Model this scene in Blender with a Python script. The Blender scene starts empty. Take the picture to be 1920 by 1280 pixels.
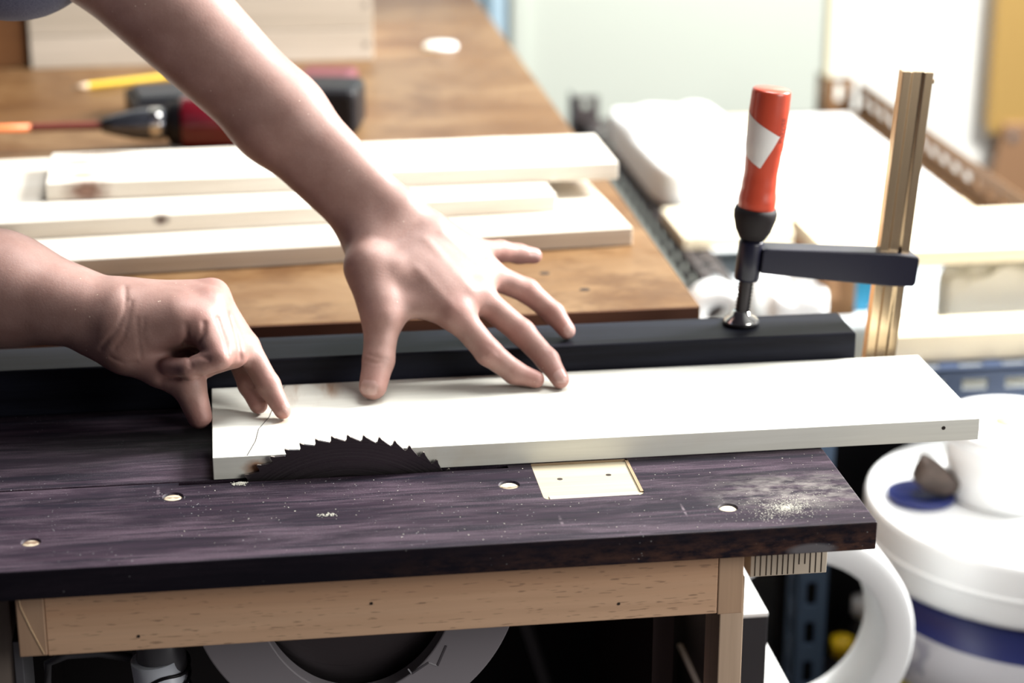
import bpy, bmesh, math, random
import numpy as np
from mathutils import Vector, Matrix

C = bpy.context.scene.collection
SC = bpy.context.scene
random.seed(7)
PI = math.pi

# ------------------------------------------------------------------ camera
cam_data = bpy.data.cameras.new('camera')
cam = bpy.data.objects.new('camera', cam_data)
C.objects.link(cam)
cam_data.sensor_width = 36.0
cam_data.lens = 73.125
cam_data.clip_start = 0.05
cam_data.dof.use_dof = True
cam_data.dof.focus_distance = 1.585
cam_data.dof.aperture_fstop = 3.7
cam.matrix_world = Matrix(((0.9903, 0.0446, -0.1319, -0.4533),
                           (-0.1392, 0.3237, -0.9359, -1.3250),
                           (0.0010, 0.9451, 0.3268, 0.6128),
                           (0, 0, 0, 1)))
SC.camera = cam

# ------------------------------------------------------------------ world, light, exposure
SC.view_settings.view_transform = 'Standard'
SC.view_settings.look = 'None'
SC.view_settings.gamma = 1.0
SC.view_settings.use_curve_mapping = False
SC.view_settings.exposure = -0.20
SC.cycles.use_denoising = True
SC.cycles.max_bounces = 6

world = bpy.data.worlds.new('room_light')
SC.world = world
world.use_nodes = True
wn = world.node_tree
bg = wn.nodes['Background']
tc = wn.nodes.new('ShaderNodeTexCoord')
sep = wn.nodes.new('ShaderNodeSeparateXYZ')
rmp = wn.nodes.new('ShaderNodeValToRGB')
mth = wn.nodes.new('ShaderNodeMath'); mth.operation = 'MULTIPLY_ADD'
mth.inputs[1].default_value = 0.5; mth.inputs[2].default_value = 0.5
wn.links.new(tc.outputs['Generated'], sep.inputs[0])
wn.links.new(sep.outputs['X'], mth.inputs[0])
wn.links.new(mth.outputs[0], rmp.inputs[0])
rmp.color_ramp.elements[0].position = 0.10
rmp.color_ramp.elements[0].color = (0.030, 0.024, 0.032, 1)
rmp.color_ramp.elements[1].position = 0.98
rmp.color_ramp.elements[1].color = (1.0, 1.0, 0.98, 1)
e_ = rmp.color_ramp.elements.new(0.55); e_.color = (0.065, 0.058, 0.070, 1)
wn.links.new(rmp.outputs[0], bg.inputs['Color'])
bg.inputs['Strength'].default_value = 0.65


def area(name, loc, target, sx, sy, power, col):
    d = bpy.data.lights.new(name, 'AREA')
    d.shape = 'RECTANGLE'; d.size = sx; d.size_y = sy
    d.energy = power; d.color = col
    o = bpy.data.objects.new(name, d)
    C.objects.link(o)
    o.location = loc
    o.rotation_euler = (Vector(target) - Vector(loc)).to_track_quat('-Z', 'Y').to_euler()
    return o


# daylight coming through the tall window at the back right
area('window_daylight', (1.85, 1.05, 1.45), (-0.2, 0.4, 0.0), 0.65, 0.75, 330, (1.0, 0.985, 0.96))
# skylight above the workbench
area('skylight', (0.25, 0.75, 2.1), (-0.25, 0.35, 0.0), 0.9, 0.9, 58, (1.0, 0.99, 0.975))
# added soft fill from the right front, lightening the front faces
area('side_fill_light', (1.05, -0.85, 0.55), (-0.15, 0.1, -0.05), 0.8, 0.7, 22, (1.0, 0.97, 0.94))
# added fill lamp that brightens the back wall
area('wall_fill_light', (1.7, 1.3, 2.0), (0.75, 2.6, 0.1), 1.2, 1.2, 20, (1.0, 0.985, 0.94))


# ------------------------------------------------------------------ node helpers
def new_mat(name, base=(0.5, 0.5, 0.5), rough=0.5, metal=0.0, spec=0.5, coat=0.0):
    m = bpy.data.materials.new(name)
    m.use_nodes = True
    b = m.node_tree.nodes['Principled BSDF']
    b.inputs['Base Color'].default_value = (*base, 1)
    b.inputs['Roughness'].default_value = rough
    b.inputs['Metallic'].default_value = metal
    b.inputs['Specular IOR Level'].default_value = spec
    b.inputs['Coat Weight'].default_value = coat
    return m


class NT:
    def __init__(s, m):
        s.t = m.node_tree; s.b = s.t.nodes['Principled BSDF']

    def n(s, typ, **kw):
        x = s.t.nodes.new(typ)
        for k, v in kw.items():
            setattr(x, k, v)
        return x

    def l(s, a, b):
        s.t.links.new(a, b)

    def coords(s, scale=(1, 1, 1), rnd=True):
        tcn = s.n('ShaderNodeTexCoord')
        mp = s.n('ShaderNodeMapping')
        mp.inputs['Scale'].default_value = scale
        if rnd:
            oi = s.n('ShaderNodeObjectInfo')
            mul = s.n('ShaderNodeMath', operation='MULTIPLY'); mul.inputs[1].default_value = 13.0
            add = s.n('ShaderNodeVectorMath', operation='ADD')
            s.l(oi.outputs['Random'], mul.inputs[0])
            s.l(tcn.outputs['Object'], mp.inputs['Vector'])
            s.l(mp.outputs[0], add.inputs[0]); s.l(mul.outputs[0], add.inputs[1])
            return add.outputs[0]
        s.l(tcn.outputs['Object'], mp.inputs['Vector'])
        return mp.outputs[0]

    def obj(s):
        return s.n('ShaderNodeTexCoord').outputs['Object']

    def noise(s, vec, scale=1.0, detail=4.0, rough=0.55, dist=0.0):
        x = s.n('ShaderNodeTexNoise')
        x.inputs['Scale'].default_value = scale
        x.inputs['Detail'].default_value = detail
        x.inputs['Roughness'].default_value = rough
        x.inputs['Distortion'].default_value = dist
        s.l(vec, x.inputs['Vector'])
        return x.outputs['Fac']

    def ramp(s, fac, *stops, interp='LINEAR'):
        r = s.n('ShaderNodeValToRGB')
        cr = r.color_ramp
        cr.interpolation = interp
        while len(cr.elements) < len(stops):
            cr.elements.new(0.5)
        for e, (p, c) in zip(cr.elements, stops):
            e.position = p
            e.color = (*c, 1) if len(c) == 3 else c
        s.l(fac, r.inputs[0])
        return r.outputs[0]

    def vramp(s, fac, a, b, x=0.0, y=1.0):
        r = s.n('ShaderNodeMapRange')
        r.inputs['From Min'].default_value = a; r.inputs['From Max'].default_value = b
        r.inputs['To Min'].default_value = x; r.inputs['To Max'].default_value = y
        s.l(fac, r.inputs['Value'])
        return r.outputs[0]

    def mix(s, fac, a, b, mode='MIX'):
        x = s.n('ShaderNodeMix', data_type='RGBA', blend_type=mode)
        for sock, v in ((x.inputs['Factor'], fac), (x.inputs['A'], a), (x.inputs['B'], b)):
            if isinstance(v, (int, float)):
                sock.default_value = v
            elif isinstance(v, tuple):
                sock.default_value = (*v, 1)
            else:
                s.l(v, sock)
        return x.outputs['Result']

    def mul(s, a, b):
        x = s.n('ShaderNodeMath', operation='MULTIPLY')
        for sock, v in ((x.inputs[0], a), (x.inputs[1], b)):
            if isinstance(v, (int, float)):
                sock.default_value = v
            else:
                s.l(v, sock)
        return x.outputs[0]

    def dist(s, vec, p, scale=(1, 1, 1)):
        a = s.n('ShaderNodeVectorMath', operation='SUBTRACT'); a.inputs[1].default_value = p
        b = s.n('ShaderNodeVectorMath', operation='MULTIPLY'); b.inputs[1].default_value = scale
        c = s.n('ShaderNodeVectorMath', operation='LENGTH')
        s.l(vec, a.inputs[0]); s.l(a.outputs[0], b.inputs[0]); s.l(b.outputs[0], c.inputs[0])
        return c.outputs['Value']

    def bump(s, h, strength=0.2, distance=0.001):
        x = s.n('ShaderNodeBump')
        x.inputs['Strength'].default_value = strength
        x.inputs['Distance'].default_value = distance
        s.l(h, x.inputs['Height'])
        s.l(x.outputs[0], s.b.inputs['Normal'])

    def color(s, c):
        s.l(c, s.b.inputs['Base Color'])

    def rough(s, r):
        s.l(r, s.b.inputs['Roughness'])


def wood(name, dark, light, rough=0.55, grain=1.0, knots=(), flecks=0.0, axis=0, contrast=(0.35, 0.65), spots=(), coat=0.0):
    """Sawn timber whose grain runs along one axis; knots are brown eyes at points of the object."""
    m = new_mat(name, light, rough, coat=coat)
    t = NT(m)
    sc = [28.0 * grain] * 3; sc[axis] = 1.6 * grain
    v = t.coords(tuple(sc))
    n1 = t.noise(v, 1.0, 5.0, 0.6, 0.6)
    sc2 = [240.0 * grain] * 3; sc2[axis] = 9.0 * grain
    n2 = t.noise(t.coords(tuple(sc2)), 1.0, 3.0, 0.6, 0.2)
    c = t.ramp(n1, (contrast[0], dark), (contrast[1], light))
    c = t.mix(t.vramp(n2, 0.35, 0.7, 0.0, 0.22), c, tuple(x * 0.62 for x in dark))
    if flecks:
        sc3 = [850.0] * 3; sc3[axis] = 75.0
        n3 = t.noise(t.coords(tuple(sc3)), 1.0, 1.0, 0.5, 0.0)
        c = t.mix(t.vramp(n3, 0.66, 0.72, 0.0, flecks), c, tuple(x * 0.30 for x in dark))
    for (p, r, col, stretch) in knots:
        s3 = [1.0 / r] * 3; s3[axis] = 1.0 / (r * stretch)
        d = t.dist(t.obj(), p, tuple(s3))
        wob = t.noise(t.coords((160, 160, 160)), 1.0, 2.0)
        add = t.n('ShaderNodeMath', operation='ADD'); t.l(d, add.inputs[0])
        t.l(t.mul(wob, 0.5), add.inputs[1])
        ring = t.n('ShaderNodeMath', operation='SINE')
        t.l(t.mul(add.outputs[0], 14.0), ring.inputs[0])
        k = t.vramp(add.outputs[0], 0.55, 1.35, 1.0, 0.0)
        kc = t.mix(t.vramp(ring.outputs[0], -1, 1, 0.0, 0.45), col, tuple(x * 0.55 for x in col))
        c = t.mix(k, c, kc)
    t.color(c)
    t.bump(n2, 0.12, 0.0006)
    return m


# ------------------------------------------------------------------ mesh helpers
def tag(o, label=None, cat=None, group=None, kind=None):
    if label: o['label'] = label
    if cat: o['category'] = cat
    if group: o['group'] = group
    if kind: o['kind'] = kind
    return o


def empty(name, loc=(0, 0, 0), rot=(0, 0, 0)):
    o = bpy.data.objects.new(name, None)
    C.objects.link(o)
    o.location = loc; o.rotation_euler = rot
    o.empty_display_size = 0.02
    return o


def link_mesh(name, me, mat, parent=None, loc=None, rot=None):
    o = bpy.data.objects.new(name, me)
    C.objects.link(o)
    if mat is not None:
        for x in (mat if isinstance(mat, (list, tuple)) else [mat]):
            me.materials.append(x)
    if parent is not None:
        o.parent = parent
    if loc is not None: o.location = loc
    if rot is not None: o.rotation_euler = rot
    return o


class MB:
    """collects shapes into one mesh"""
    def __init__(s):
        s.bm = bmesh.new()

    def box(s, x0, x1, y0, y1, z0, z1, bev=0.0, seg=2, rot=None, piv=None):
        b = bmesh.new()
        bmesh.ops.create_cube(b, size=1.0)
        for v in b.verts:
            v.co = Vector(((x0 + x1) / 2 + v.co.x * (x1 - x0), (y0 + y1) / 2 + v.co.y * (y1 - y0), (z0 + z1) / 2 + v.co.z * (z1 - z0)))
        if bev > 0:
            bmesh.ops.bevel(b, geom=list(b.edges), offset=bev, segments=seg, profile=0.5, affect='EDGES')
        if rot is not None:
            p = Vector(piv or ((x0 + x1) / 2, (y0 + y1) / 2, (z0 + z1) / 2))
            for v in b.verts:
                v.co = p + rot @ (v.co - p)
        s.join(b)
        return s

    def join(s, b, mat_index=0, smooth=False):
        for f in b.faces:
            f.material_index = mat_index
            if smooth: f.smooth = True
        me = bpy.data.meshes.new('tmp'); b.to_mesh(me); b.free()
        s.bm.from_mesh(me); bpy.data.meshes.remove(me)

    def lathe(s, prof, seg=48, axis='Z', loc=(0, 0, 0), mat_index=0, sx=1.0, sy=1.0, closed=False):
        """prof: list of (radius, height)"""
        b = bmesh.new()
        rings = []
        for r, h in prof:
            if r < 1e-6:
                rings.append([b.verts.new((0, 0, h))])
            else:
                rings.append([b.verts.new((r * sx * math.cos(2 * PI * i / seg), r * sy * math.sin(2 * PI * i / seg), h)) for i in range(seg)])
        for a, c in zip(rings[:-1], rings[1:]):
            for i in range(seg):
                j = (i + 1) % seg
                if len(a) == 1 and len(c) == 1: continue
                if len(a) == 1: f = b.faces.new((a[0], c[i], c[j])[::-1])
                elif len(c) == 1: f = b.faces.new((a[i], a[j], c[0]))
                else: f = b.faces.new((a[i], a[j], c[j], c[i]))
                f.smooth = True
        if len(rings[0]) > 1 and not closed: b.faces.new(rings[0][::-1])
        if len(rings[-1]) > 1 and not closed: b.faces.new(rings[-1])
        if closed: bmesh.ops.remove_doubles(b, verts=list(b.verts), dist=1e-6); bmesh.ops.recalc_face_normals(b, faces=list(b.faces))
        if axis == 'X': R_ = Matrix.Rotation(PI / 2, 3, 'Y')
        elif axis == 'Y': R_ = Matrix.Rotation(-PI / 2, 3, 'X')
        else: R_ = Matrix.Identity(3)
        for v in b.verts: v.co = R_ @ v.co + Vector(loc)
        for f in b.faces: f.material_index = mat_index
        me = bpy.data.meshes.new('tmp'); b.to_mesh(me); b.free()
        s.bm.from_mesh(me); bpy.data.meshes.remove(me)
        return s

    def tube(s, pts, r, seg=12, mat_index=0):
        pts = [Vector(p) for p in pts]
        rs = r if isinstance(r, (list, tuple)) else [r] * len(pts)
        b = bmesh.new()
        rings = []
        up = Vector((0, 0, 1))
        for i, p in enumerate(pts):
            d = (pts[min(i + 1, len(pts) - 1)] - pts[max(i - 1, 0)]).normalized()
            a = d.cross(up)
            if a.length < 0.05: a = d.cross(Vector((1, 0, 0)))
            a.normalize(); c = d.cross(a)
            rings.append([b.verts.new(p + rs[i] * (a * math.cos(2 * PI * k / seg) + c * math.sin(2 * PI * k / seg))) for k in range(seg)])
        for q, w in zip(rings[:-1], rings[1:]):
            for k in range(seg):
                j = (k + 1) % seg
                b.faces.new((q[k], q[j], w[j], w[k])).smooth = True
        b.faces.new(rings[0][::-1]); b.faces.new(rings[-1])
        bmesh.ops.recalc_face_normals(b, faces=list(b.faces))
        for f in b.faces: f.material_index = mat_index
        me = bpy.data.meshes.new('tmp'); b.to_mesh(me); b.free()
        s.bm.from_mesh(me); bpy.data.meshes.remove(me)
        return s

    def prism(s, poly, a0, a1, plane='XZ', bev=0.0, mat_index=0):
        """poly in the named plane, extruded along the remaining axis from a0 to a1"""
        b = bmesh.new()
        def mk(u, v, w):
            return {'XY': (u, v, w), 'XZ': (u, w, v), 'YZ': (w, u, v)}[plane]
        A = [b.verts.new(mk(u, v, a0)) for u, v in poly]
        B = [b.verts.new(mk(u, v, a1)) for u, v in poly]
        n = len(poly)
        b.faces.new(A); b.faces.new(B[::-1])
        for i in range(n):
            b.faces.new((A[i], B[i], B[(i + 1) % n], A[(i + 1) % n]))
        bmesh.ops.recalc_face_normals(b, faces=list(b.faces))
        if bev > 0:
            bmesh.ops.bevel(b, geom=list(b.edges), offset=bev, segments=2, profile=0.5, affect='EDGES')
        for f in b.faces: f.material_index = mat_index
        me = bpy.data.meshes.new('tmp'); b.to_mesh(me); b.free()
        s.bm.from_mesh(me); bpy.data.meshes.remove(me)
        return s

    def xf(s, M):
        for v in s.bm.verts: v.co = M @ v.co
        return s

    def build(s, name, mat, parent=None, loc=None, rot=None, smooth=False):
        me = bpy.data.meshes.new(name)
        if smooth:
            for f in s.bm.faces: f.smooth = True
        s.bm.to_mesh(me); s.bm.free()
        return link_mesh(name, me, mat, parent, loc, rot)


def cut(o, cutters):
    """subtract helper shapes from a mesh object and keep only the result"""
    for c in cutters:
        md = o.modifiers.new('cut', 'BOOLEAN')
        md.operation = 'DIFFERENCE'; md.solver = 'EXACT'; md.object = c
    bpy.context.view_layer.update()
    dg = bpy.context.evaluated_depsgraph_get()
    me = bpy.data.meshes.new_from_object(o.evaluated_get(dg))
    o.modifiers.clear()
    old = o.data; nm = old.name
    o.data = me
    bpy.data.meshes.remove(old)
    me.name = nm
    for c in cutters:
        cm = c.data
        bpy.data.objects.remove(c); bpy.data.meshes.remove(cm)


# ------------------------------------------------------------------ materials
M = {}
M['wall'] = new_mat('pale_wall_paint', (0.80, 0.82, 0.76), 0.7)
M['wall_bright'] = new_mat('white_wall_paint', (0.72, 0.73, 0.69), 0.7)
M['door'] = new_mat('pale_green_door_paint', (0.42, 0.455, 0.405), 0.6)
M['blue_frame'] = new_mat('blue_grey_frame_paint', (0.30, 0.42, 0.50), 0.5)
M['floor'] = new_mat('dark_concrete', (0.045, 0.038, 0.040), 0.85)
t = NT(M['floor'])
t.color(t.ramp(t.noise(t.coords((3, 3, 3)), 1.0, 6.0), (0.3, (0.03, 0.026, 0.03)), (0.7, (0.06, 0.05, 0.05))))

PINE_D, PINE_L = (0.58, 0.50, 0.40), (0.80, 0.76, 0.68)
M['board'] = wood('fresh_pine_workpiece', (0.64, 0.62, 0.53), (0.75, 0.755, 0.685), 0.55, 0.8, contrast=(0.25, 0.6),
                  knots=[((0.034, 0.001, 0.008), 0.0075, (0.42, 0.20, 0.09), 1.8)])
t = NT(M['board'])
c_ = t.b.inputs['Base Color'].links[0].from_socket
wv_ = t.noise(t.coords((60, 12, 40), False), 1.0, 4.0, 0.6, 0.5)
for p_, sc_, a_, col_ in (((0.072, 0.135, 0.018), (55, 18, 20), 0.9, (0.36, 0.22, 0.13)), ((0.095, 0.140, 0.018), (70, 30, 20), 0.9, (0.40, 0.25, 0.15)), ((0.055, 0.06, 0.018), (60, 17, 20), 0.7, (0.52, 0.38, 0.27)),
                          ((0.36, 0.02, 0.018), (9, 45, 20), 0.6, (0.66, 0.54, 0.32)), ((0.19, 0.012, 0.018), (14, 60, 20), 0.6, (0.56, 0.46, 0.30))):
    d_ = t.dist(t.obj(), p_, sc_)
    c_ = t.mix(t.mul(t.vramp(d_, 0.2, 1.0, a_, 0.0), t.vramp(wv_, 0.35, 0.62, 0.0, 1.0)), c_, col_)
t.color(c_)
M['pine'] = wood('pale_pine', PINE_D, PINE_L, 0.55, 0.8, contrast=(0.25, 0.6))
M['pine_low'] = wood('pale_pine_low', PINE_D, PINE_L, 0.55, 0.8, contrast=(0.25, 0.6), knots=[((0.42, 0.155, 0.018), 0.012, (0.45, 0.26, 0.12), 1.6)])
M['pine_mid'] = wood('pale_pine_mid', PINE_D, PINE_L, 0.55, 0.8, contrast=(0.25, 0.6), knots=[((0.245, 0.002, 0.013), 0.0075, (0.07, 0.03, 0.02), 1.3), ((0.03, 0.0, 0.005), 0.006, (0.28, 0.14, 0.08), 1.3)])
M['pine_top'] = wood('pale_pine_top', PINE_D, PINE_L, 0.55, 0.8, contrast=(0.25, 0.6), knots=[((0.040, 0.0, 0.009), 0.017, (0.24, 0.13, 0.09), 1.5), ((0.036, 0.03, 0.018), 0.013, (0.36, 0.24, 0.17), 1.4), ((0.05, 0.118, 0.018), 0.008, (0.22, 0.14, 0.10), 6.0), ((0.030, 0.085, 0.018), 0.012, (0.40, 0.28, 0.2), 2.0), ((0.26, 0.0, 0.001), 0.004, (0.3, 0.2, 0.13), 3.0)])
M['apron'] = wood('tan_hardwood', (0.58, 0.345, 0.205), (0.72, 0.475, 0.305), 0.6, 0.7, flecks=0.65)
M['apron_end'] = wood('tan_hardwood_end', (0.40, 0.25, 0.16), (0.50, 0.33, 0.21), 0.7, 0.7, axis=2)
M['leg'] = wood('light_leg_wood', (0.50, 0.36, 0.25), (0.62, 0.47, 0.34), 0.6, 0.7, axis=2)
M['orange'] = wood('orange_bench_ply', (0.105, 0.045, 0.014), (0.175, 0.092, 0.036), 0.42, 0.45, contrast=(0.3, 0.72))
m_ = M['orange']; t = NT(m_); t.b.inputs['Specular IOR Level'].default_value = 0.2
old = t.b.inputs['Base Color'].links[0].from_socket
bl = t.noise(t.coords((5, 7, 7), False), 1.0, 5.0, 0.65, 0.4)
c_ = t.mix(t.vramp(bl, 0.40, 0.66, 0.0, 0.75), old, (0.25, 0.158, 0.080))
c_ = t.mix(t.vramp(t.noise(t.coords((11, 14, 14), False), 1.0, 4.0, 0.7), 0.50, 0.64, 0.0, 0.75), c_, (0.092, 0.042, 0.016))
t.color(c_)
M['bench_edge'] = wood('brown_bench_edge', (0.10, 0.04, 0.02), (0.22, 0.09, 0.04), 0.5, 0.6)
M['boxwood'] = wood('grey_box_pine', (0.46, 0.40, 0.32), (0.64, 0.57, 0.48), 0.6, 0.6, contrast=(0.3, 0.7))
M['brown'] = wood('brown_box_wood', (0.20, 0.09, 0.035), (0.32, 0.15, 0.06), 0.5, 0.5)
M['post'] = wood('brown_post_wood', (0.40, 0.21, 0.10), (0.55, 0.33, 0.17), 0.6, 0.5, axis=2)
M['ply'] = wood('cream_plywood', (0.78, 0.66, 0.44), (0.86, 0.79, 0.62), 0.6, 0.5)

# dark stained bench: purple-black stain, rubbed pale along the front, dusted with specks
def stained(name, dust):
    m = new_mat(name, (0.03, 0.02, 0.03), 0.45, spec=0.12)
    t = NT(m)
    n1 = t.noise(t.coords((3.0, 60, 60), False), 1.0, 6.0, 0.65, 0.8)
    n2 = t.noise(t.coords((5, 34, 34), False), 1.0, 6.0, 0.7, 0.3)
    n3 = t.noise(t.coords((22, 420, 420), False), 1.0, 3.0, 0.7)
    n4 = t.noise(t.coords((6, 120, 120), False), 1.0, 5.0, 0.7, 0.5)
    c = t.ramp(n1, (0.32, (0.006, 0.005, 0.009)), (0.52, (0.022, 0.014, 0.023)), (0.72, (0.046, 0.029, 0.042)))
    c = t.mix(t.vramp(n2, 0.46, 0.60, 0.0, 0.75), c, (0.080, 0.056, 0.074))
    c = t.mix(t.vramp(n4, 0.50, 0.60, 0.0, 0.85), c, (0.008, 0.007, 0.013))
    c = t.mix(t.vramp(n3, 0.45, 0.75, 0.0, 0.6), c, (0.010, 0.008, 0.013))
    fine = t.noise(t.coords((900, 900, 900), False), 1.0, 2.0, 0.6)
    c = t.mix(t.mul(t.vramp(fine, 0.58, 0.72, 0.0, 0.35), t.vramp(n2, 0.40, 0.6, 0.0, 1.0)), c, (0.22, 0.22, 0.24))
    sepn = t.n('ShaderNodeSeparateXYZ'); t.l(t.obj(), sepn.inputs[0])
    if dust:
        d = t.dist(t.obj(), (-0.045, 0.062, 0.0), (13, 24, 1))
        k = t.mul(t.vramp(d, 0.25, 1.0, 1.0, 0.0), t.vramp(t.noise(t.coords((40, 75, 75), False), 1.0, 6.0, 0.7), 0.42, 0.66, 0.0, 0.8))
        c = t.mix(k, c, (0.27, 0.25, 0.23))
        # front edge: blue-black paint, rubbed back to brown towards the right
        front = t.vramp(sepn.outputs['Y'], 0.0003, 0.0012, 1.0, 0.0)
        c = t.mix(t.mul(front, 0.85), c, (0.007, 0.006, 0.010))
        rub = t.mul(front, t.vramp(sepn.outputs['X'], -0.40, -0.10, 0.0, 1.0))
        low = t.vramp(sepn.outputs['Z'], -0.004, -0.016, 0.25, 1.0)
        bn = t.vramp(t.noise(t.coords((60, 60, 160), False), 1.0, 4.0, 0.7), 0.40, 0.62, 0.0, 0.9)
        c = t.mix(t.mul(t.mul(rub, low), bn), c, (0.085, 0.042, 0.030))
        pt = t.dist(t.obj(), (-0.048, 0.0, -0.019), (48, 200, 170))
        c = t.mix(t.mul(front, t.vramp(pt, 0.6, 1.0, 0.8, 0.0)), c, (0.16, 0.155, 0.165))
    vo = t.n('ShaderNodeTexVoronoi'); vo.inputs['Scale'].default_value = 210.0; vo.inputs['Randomness'].default_value = 1.0
    t.l(t.obj(), vo.inputs['Vector'])
    sp = t.mul(t.vramp(vo.outputs['Distance'], 0.06, 0.12, 1.0, 0.0), t.vramp(t.noise(t.coords((14, 14, 14), False), 1.0, 3.0), 0.52, 0.64, 0.0, 0.7))
    c = t.mix(sp, c, (0.45, 0.46, 0.46))
    # thin pale scratches
    for (p, sc) in (((-0.226, 0.033, 0), (900, 130, 1)), ((-0.134, 0.040, 0), (1100, 110, 1)), ((-0.515, 0.127, 0), (900, 160, 1))):
        ds = t.dist(t.obj(), p, sc)
        c = t.mix(t.mul(t.vramp(ds, 0.4, 1.5, 0.6, 0.0), t.vramp(n4, 0.40, 0.58, 0.0, 0.8)), c, (0.26, 0.21, 0.235))
    t.color(c)
    t.rough(t.vramp(n2, 0.3, 0.7, 0.58, 0.42))
    t.bump(n3, 0.15, 0.0005)
    return m


M['stain'] = stained('worn_purple_stain', True)
M['stain_rear'] = stained('dark_purple_stain', False)
M['bar'] = new_mat('black_painted_bar', (0.011, 0.012, 0.018), 0.5, spec=0.10)
t = NT(M['bar'])
t.color(t.ramp(t.noise(t.coords((4, 70, 70), False), 1.0, 5.0, 0.65), (0.35, (0.004, 0.004, 0.007)), (0.7, (0.012, 0.0135, 0.022))))
M['plug'] = wood('pale_plug', (0.16, 0.10, 0.06), (0.66, 0.58, 0.42), 0.8, 5.0, contrast=(0.38, 0.56))
M['inlay'] = wood('pale_inlay', (0.40, 0.34, 0.22), (0.55, 0.49, 0.36), 0.6, 0.8)
M['inlay_wall'] = new_mat('brown_recess_wall', (0.30, 0.21, 0.12), 0.8)
M['dark_hole'] = new_mat('dark_hole', (0.02, 0.012, 0.008), 0.9)
M['dust'] = new_mat('pale_sawdust', (0.46, 0.45, 0.385), 0.9)

M['blade'] = new_mat('dark_saw_steel', (0.13, 0.115, 0.12), 0.34, 0.95)
t = NT(M['blade'])
wv = t.n('ShaderNodeTexNoise'); wv.inputs['Scale'].default_value = 1.0
dd = t.dist(t.obj(), (0, 0, 0), (1, 0.0, 1))
cmb = t.n('ShaderNodeCombineXYZ'); t.l(t.mul(dd, 700.0), cmb.inputs[0]); t.l(cmb.outputs[0], wv.inputs['Vector'])
t.rough(t.vramp(wv.outputs['Fac'], 0.3, 0.7, 0.26, 0.5))
M['carbide'] = new_mat('grey_carbide', (0.42, 0.38, 0.34), 0.4, 0.8)
M['guard'] = new_mat('grey_cast_guard', (0.30, 0.28, 0.30), 0.5, 0.1)
M['guard_mark'] = new_mat('dark_arrow_mark', (0.09, 0.08, 0.09), 0.7)
M['black'] = new_mat('black_plastic', (0.007, 0.006, 0.008), 0.45, spec=0.3)
M['black_soft'] = new_mat('black_rubber', (0.011, 0.008, 0.009), 0.7, spec=0.25)
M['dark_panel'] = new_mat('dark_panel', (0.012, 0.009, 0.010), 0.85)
M['red'] = new_mat('red_lacquer', (0.50, 0.065, 0.032), 0.32, coat=0.3)
M['drill_red'] = new_mat('dark_red_plastic', (0.11, 0.006, 0.012), 0.18, coat=0.5)
M['battery_red'] = new_mat('dusty_red_plastic', (0.13, 0.022, 0.032), 0.35)
M['sticker'] = new_mat('silver_sticker', (0.72, 0.70, 0.68), 0.4)
M['print'] = new_mat('faded_print', (0.16, 0.03, 0.02), 0.6)
M['navy'] = new_mat('navy_enamel', (0.008, 0.008, 0.020), 0.38, spec=0.35, coat=0.1)
M['chrome'] = new_mat('polished_steel', (0.80, 0.79, 0.76), 0.14, 1.0)
M['rail'] = new_mat('flare_tinted_polished_steel', (0.74, 0.56, 0.36), 0.27, 1.0)  # plain steel with the warm lens-flare tint put into its colour
M['thread'] = new_mat('dark_thread', (0.035, 0.032, 0.035), 0.35, 0.8)
M['rack'] = new_mat('dark_slotted_steel', (0.055, 0.045, 0.045), 0.5, 0.2)  # blue rack paint, with the brown cast of backlight put into the colour
M['rack_brown'] = new_mat('flare_browned_slotted_steel', (0.16, 0.080, 0.030), 0.6, 0.1)  # same rack paint; brown from flare and backlight is in the colour
M['rack_blue'] = new_mat('navy_slotted_steel', (0.018, 0.034, 0.075), 0.5, 0.1)
M['post_blue'] = new_mat('blue_grey_steel', (0.12, 0.19, 0.30), 0.5, 0.2)
M['white_plastic'] = new_mat('white_plastic', (0.86, 0.88, 0.88), 0.35)
M['white_wrap'] = new_mat('white_wrap', (0.86, 0.88, 0.88), 0.45)
M['grey_cloth'] = new_mat('grey_white_sheet', (0.62, 0.61, 0.56), 0.7)
M['white_board'] = new_mat('white_laminate', (0.88, 0.88, 0.86), 0.5)
M['blue'] = new_mat('blue_plastic', (0.02, 0.24, 0.42), 0.4)
M['yellow'] = new_mat('yellow_pencil_paint', (0.72, 0.47, 0.008), 0.4)
M['pencil_wood'] = new_mat('pencil_wood', (0.62, 0.48, 0.34), 0.7)
M['graphite'] = new_mat('graphite', (0.04, 0.04, 0.045), 0.4)
M['orange_tip'] = new_mat('orange_rod', (0.72, 0.16, 0.03), 0.4)
M['dark_red_rod'] = new_mat('dark_red_rod', (0.16, 0.03, 0.02), 0.5)
M['shelf'] = new_mat('pale_grey_shelf', (0.60, 0.64, 0.66), 0.6)
M['saw_flare_tint'] = new_mat('flare_tinted_saw_steel', (0.62, 0.40, 0.13), 0.35, 0.6)  # amber is lens-flare light painted onto a steel blade
M['saw_handle'] = new_mat('brown_saw_handle', (0.22, 0.12, 0.06), 0.5)
M['grey_metal'] = new_mat('grey_metal', (0.12, 0.12, 0.13), 0.5, 0.4)
M['shirt'] = new_mat('blue_grey_jersey', (0.085, 0.095, 0.15), 0.9)
t = NT(M['shirt'])
t.color(t.ramp(t.noise(t.coords((900, 900, 900), False), 1.0, 3.0), (0.3, (0.060, 0.068, 0.115)), (0.7, (0.13, 0.14, 0.20))))
M['motor_cap'] = new_mat('white_motor_cap', (0.82, 0.87, 0.95), 0.35)
M['smoke'] = new_mat('smoke_grey_plastic', (0.11, 0.11, 0.12), 0.35)
M['blue_disc'] = new_mat('royal_blue_plastic', (0.008, 0.018, 0.13), 0.4)
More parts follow.
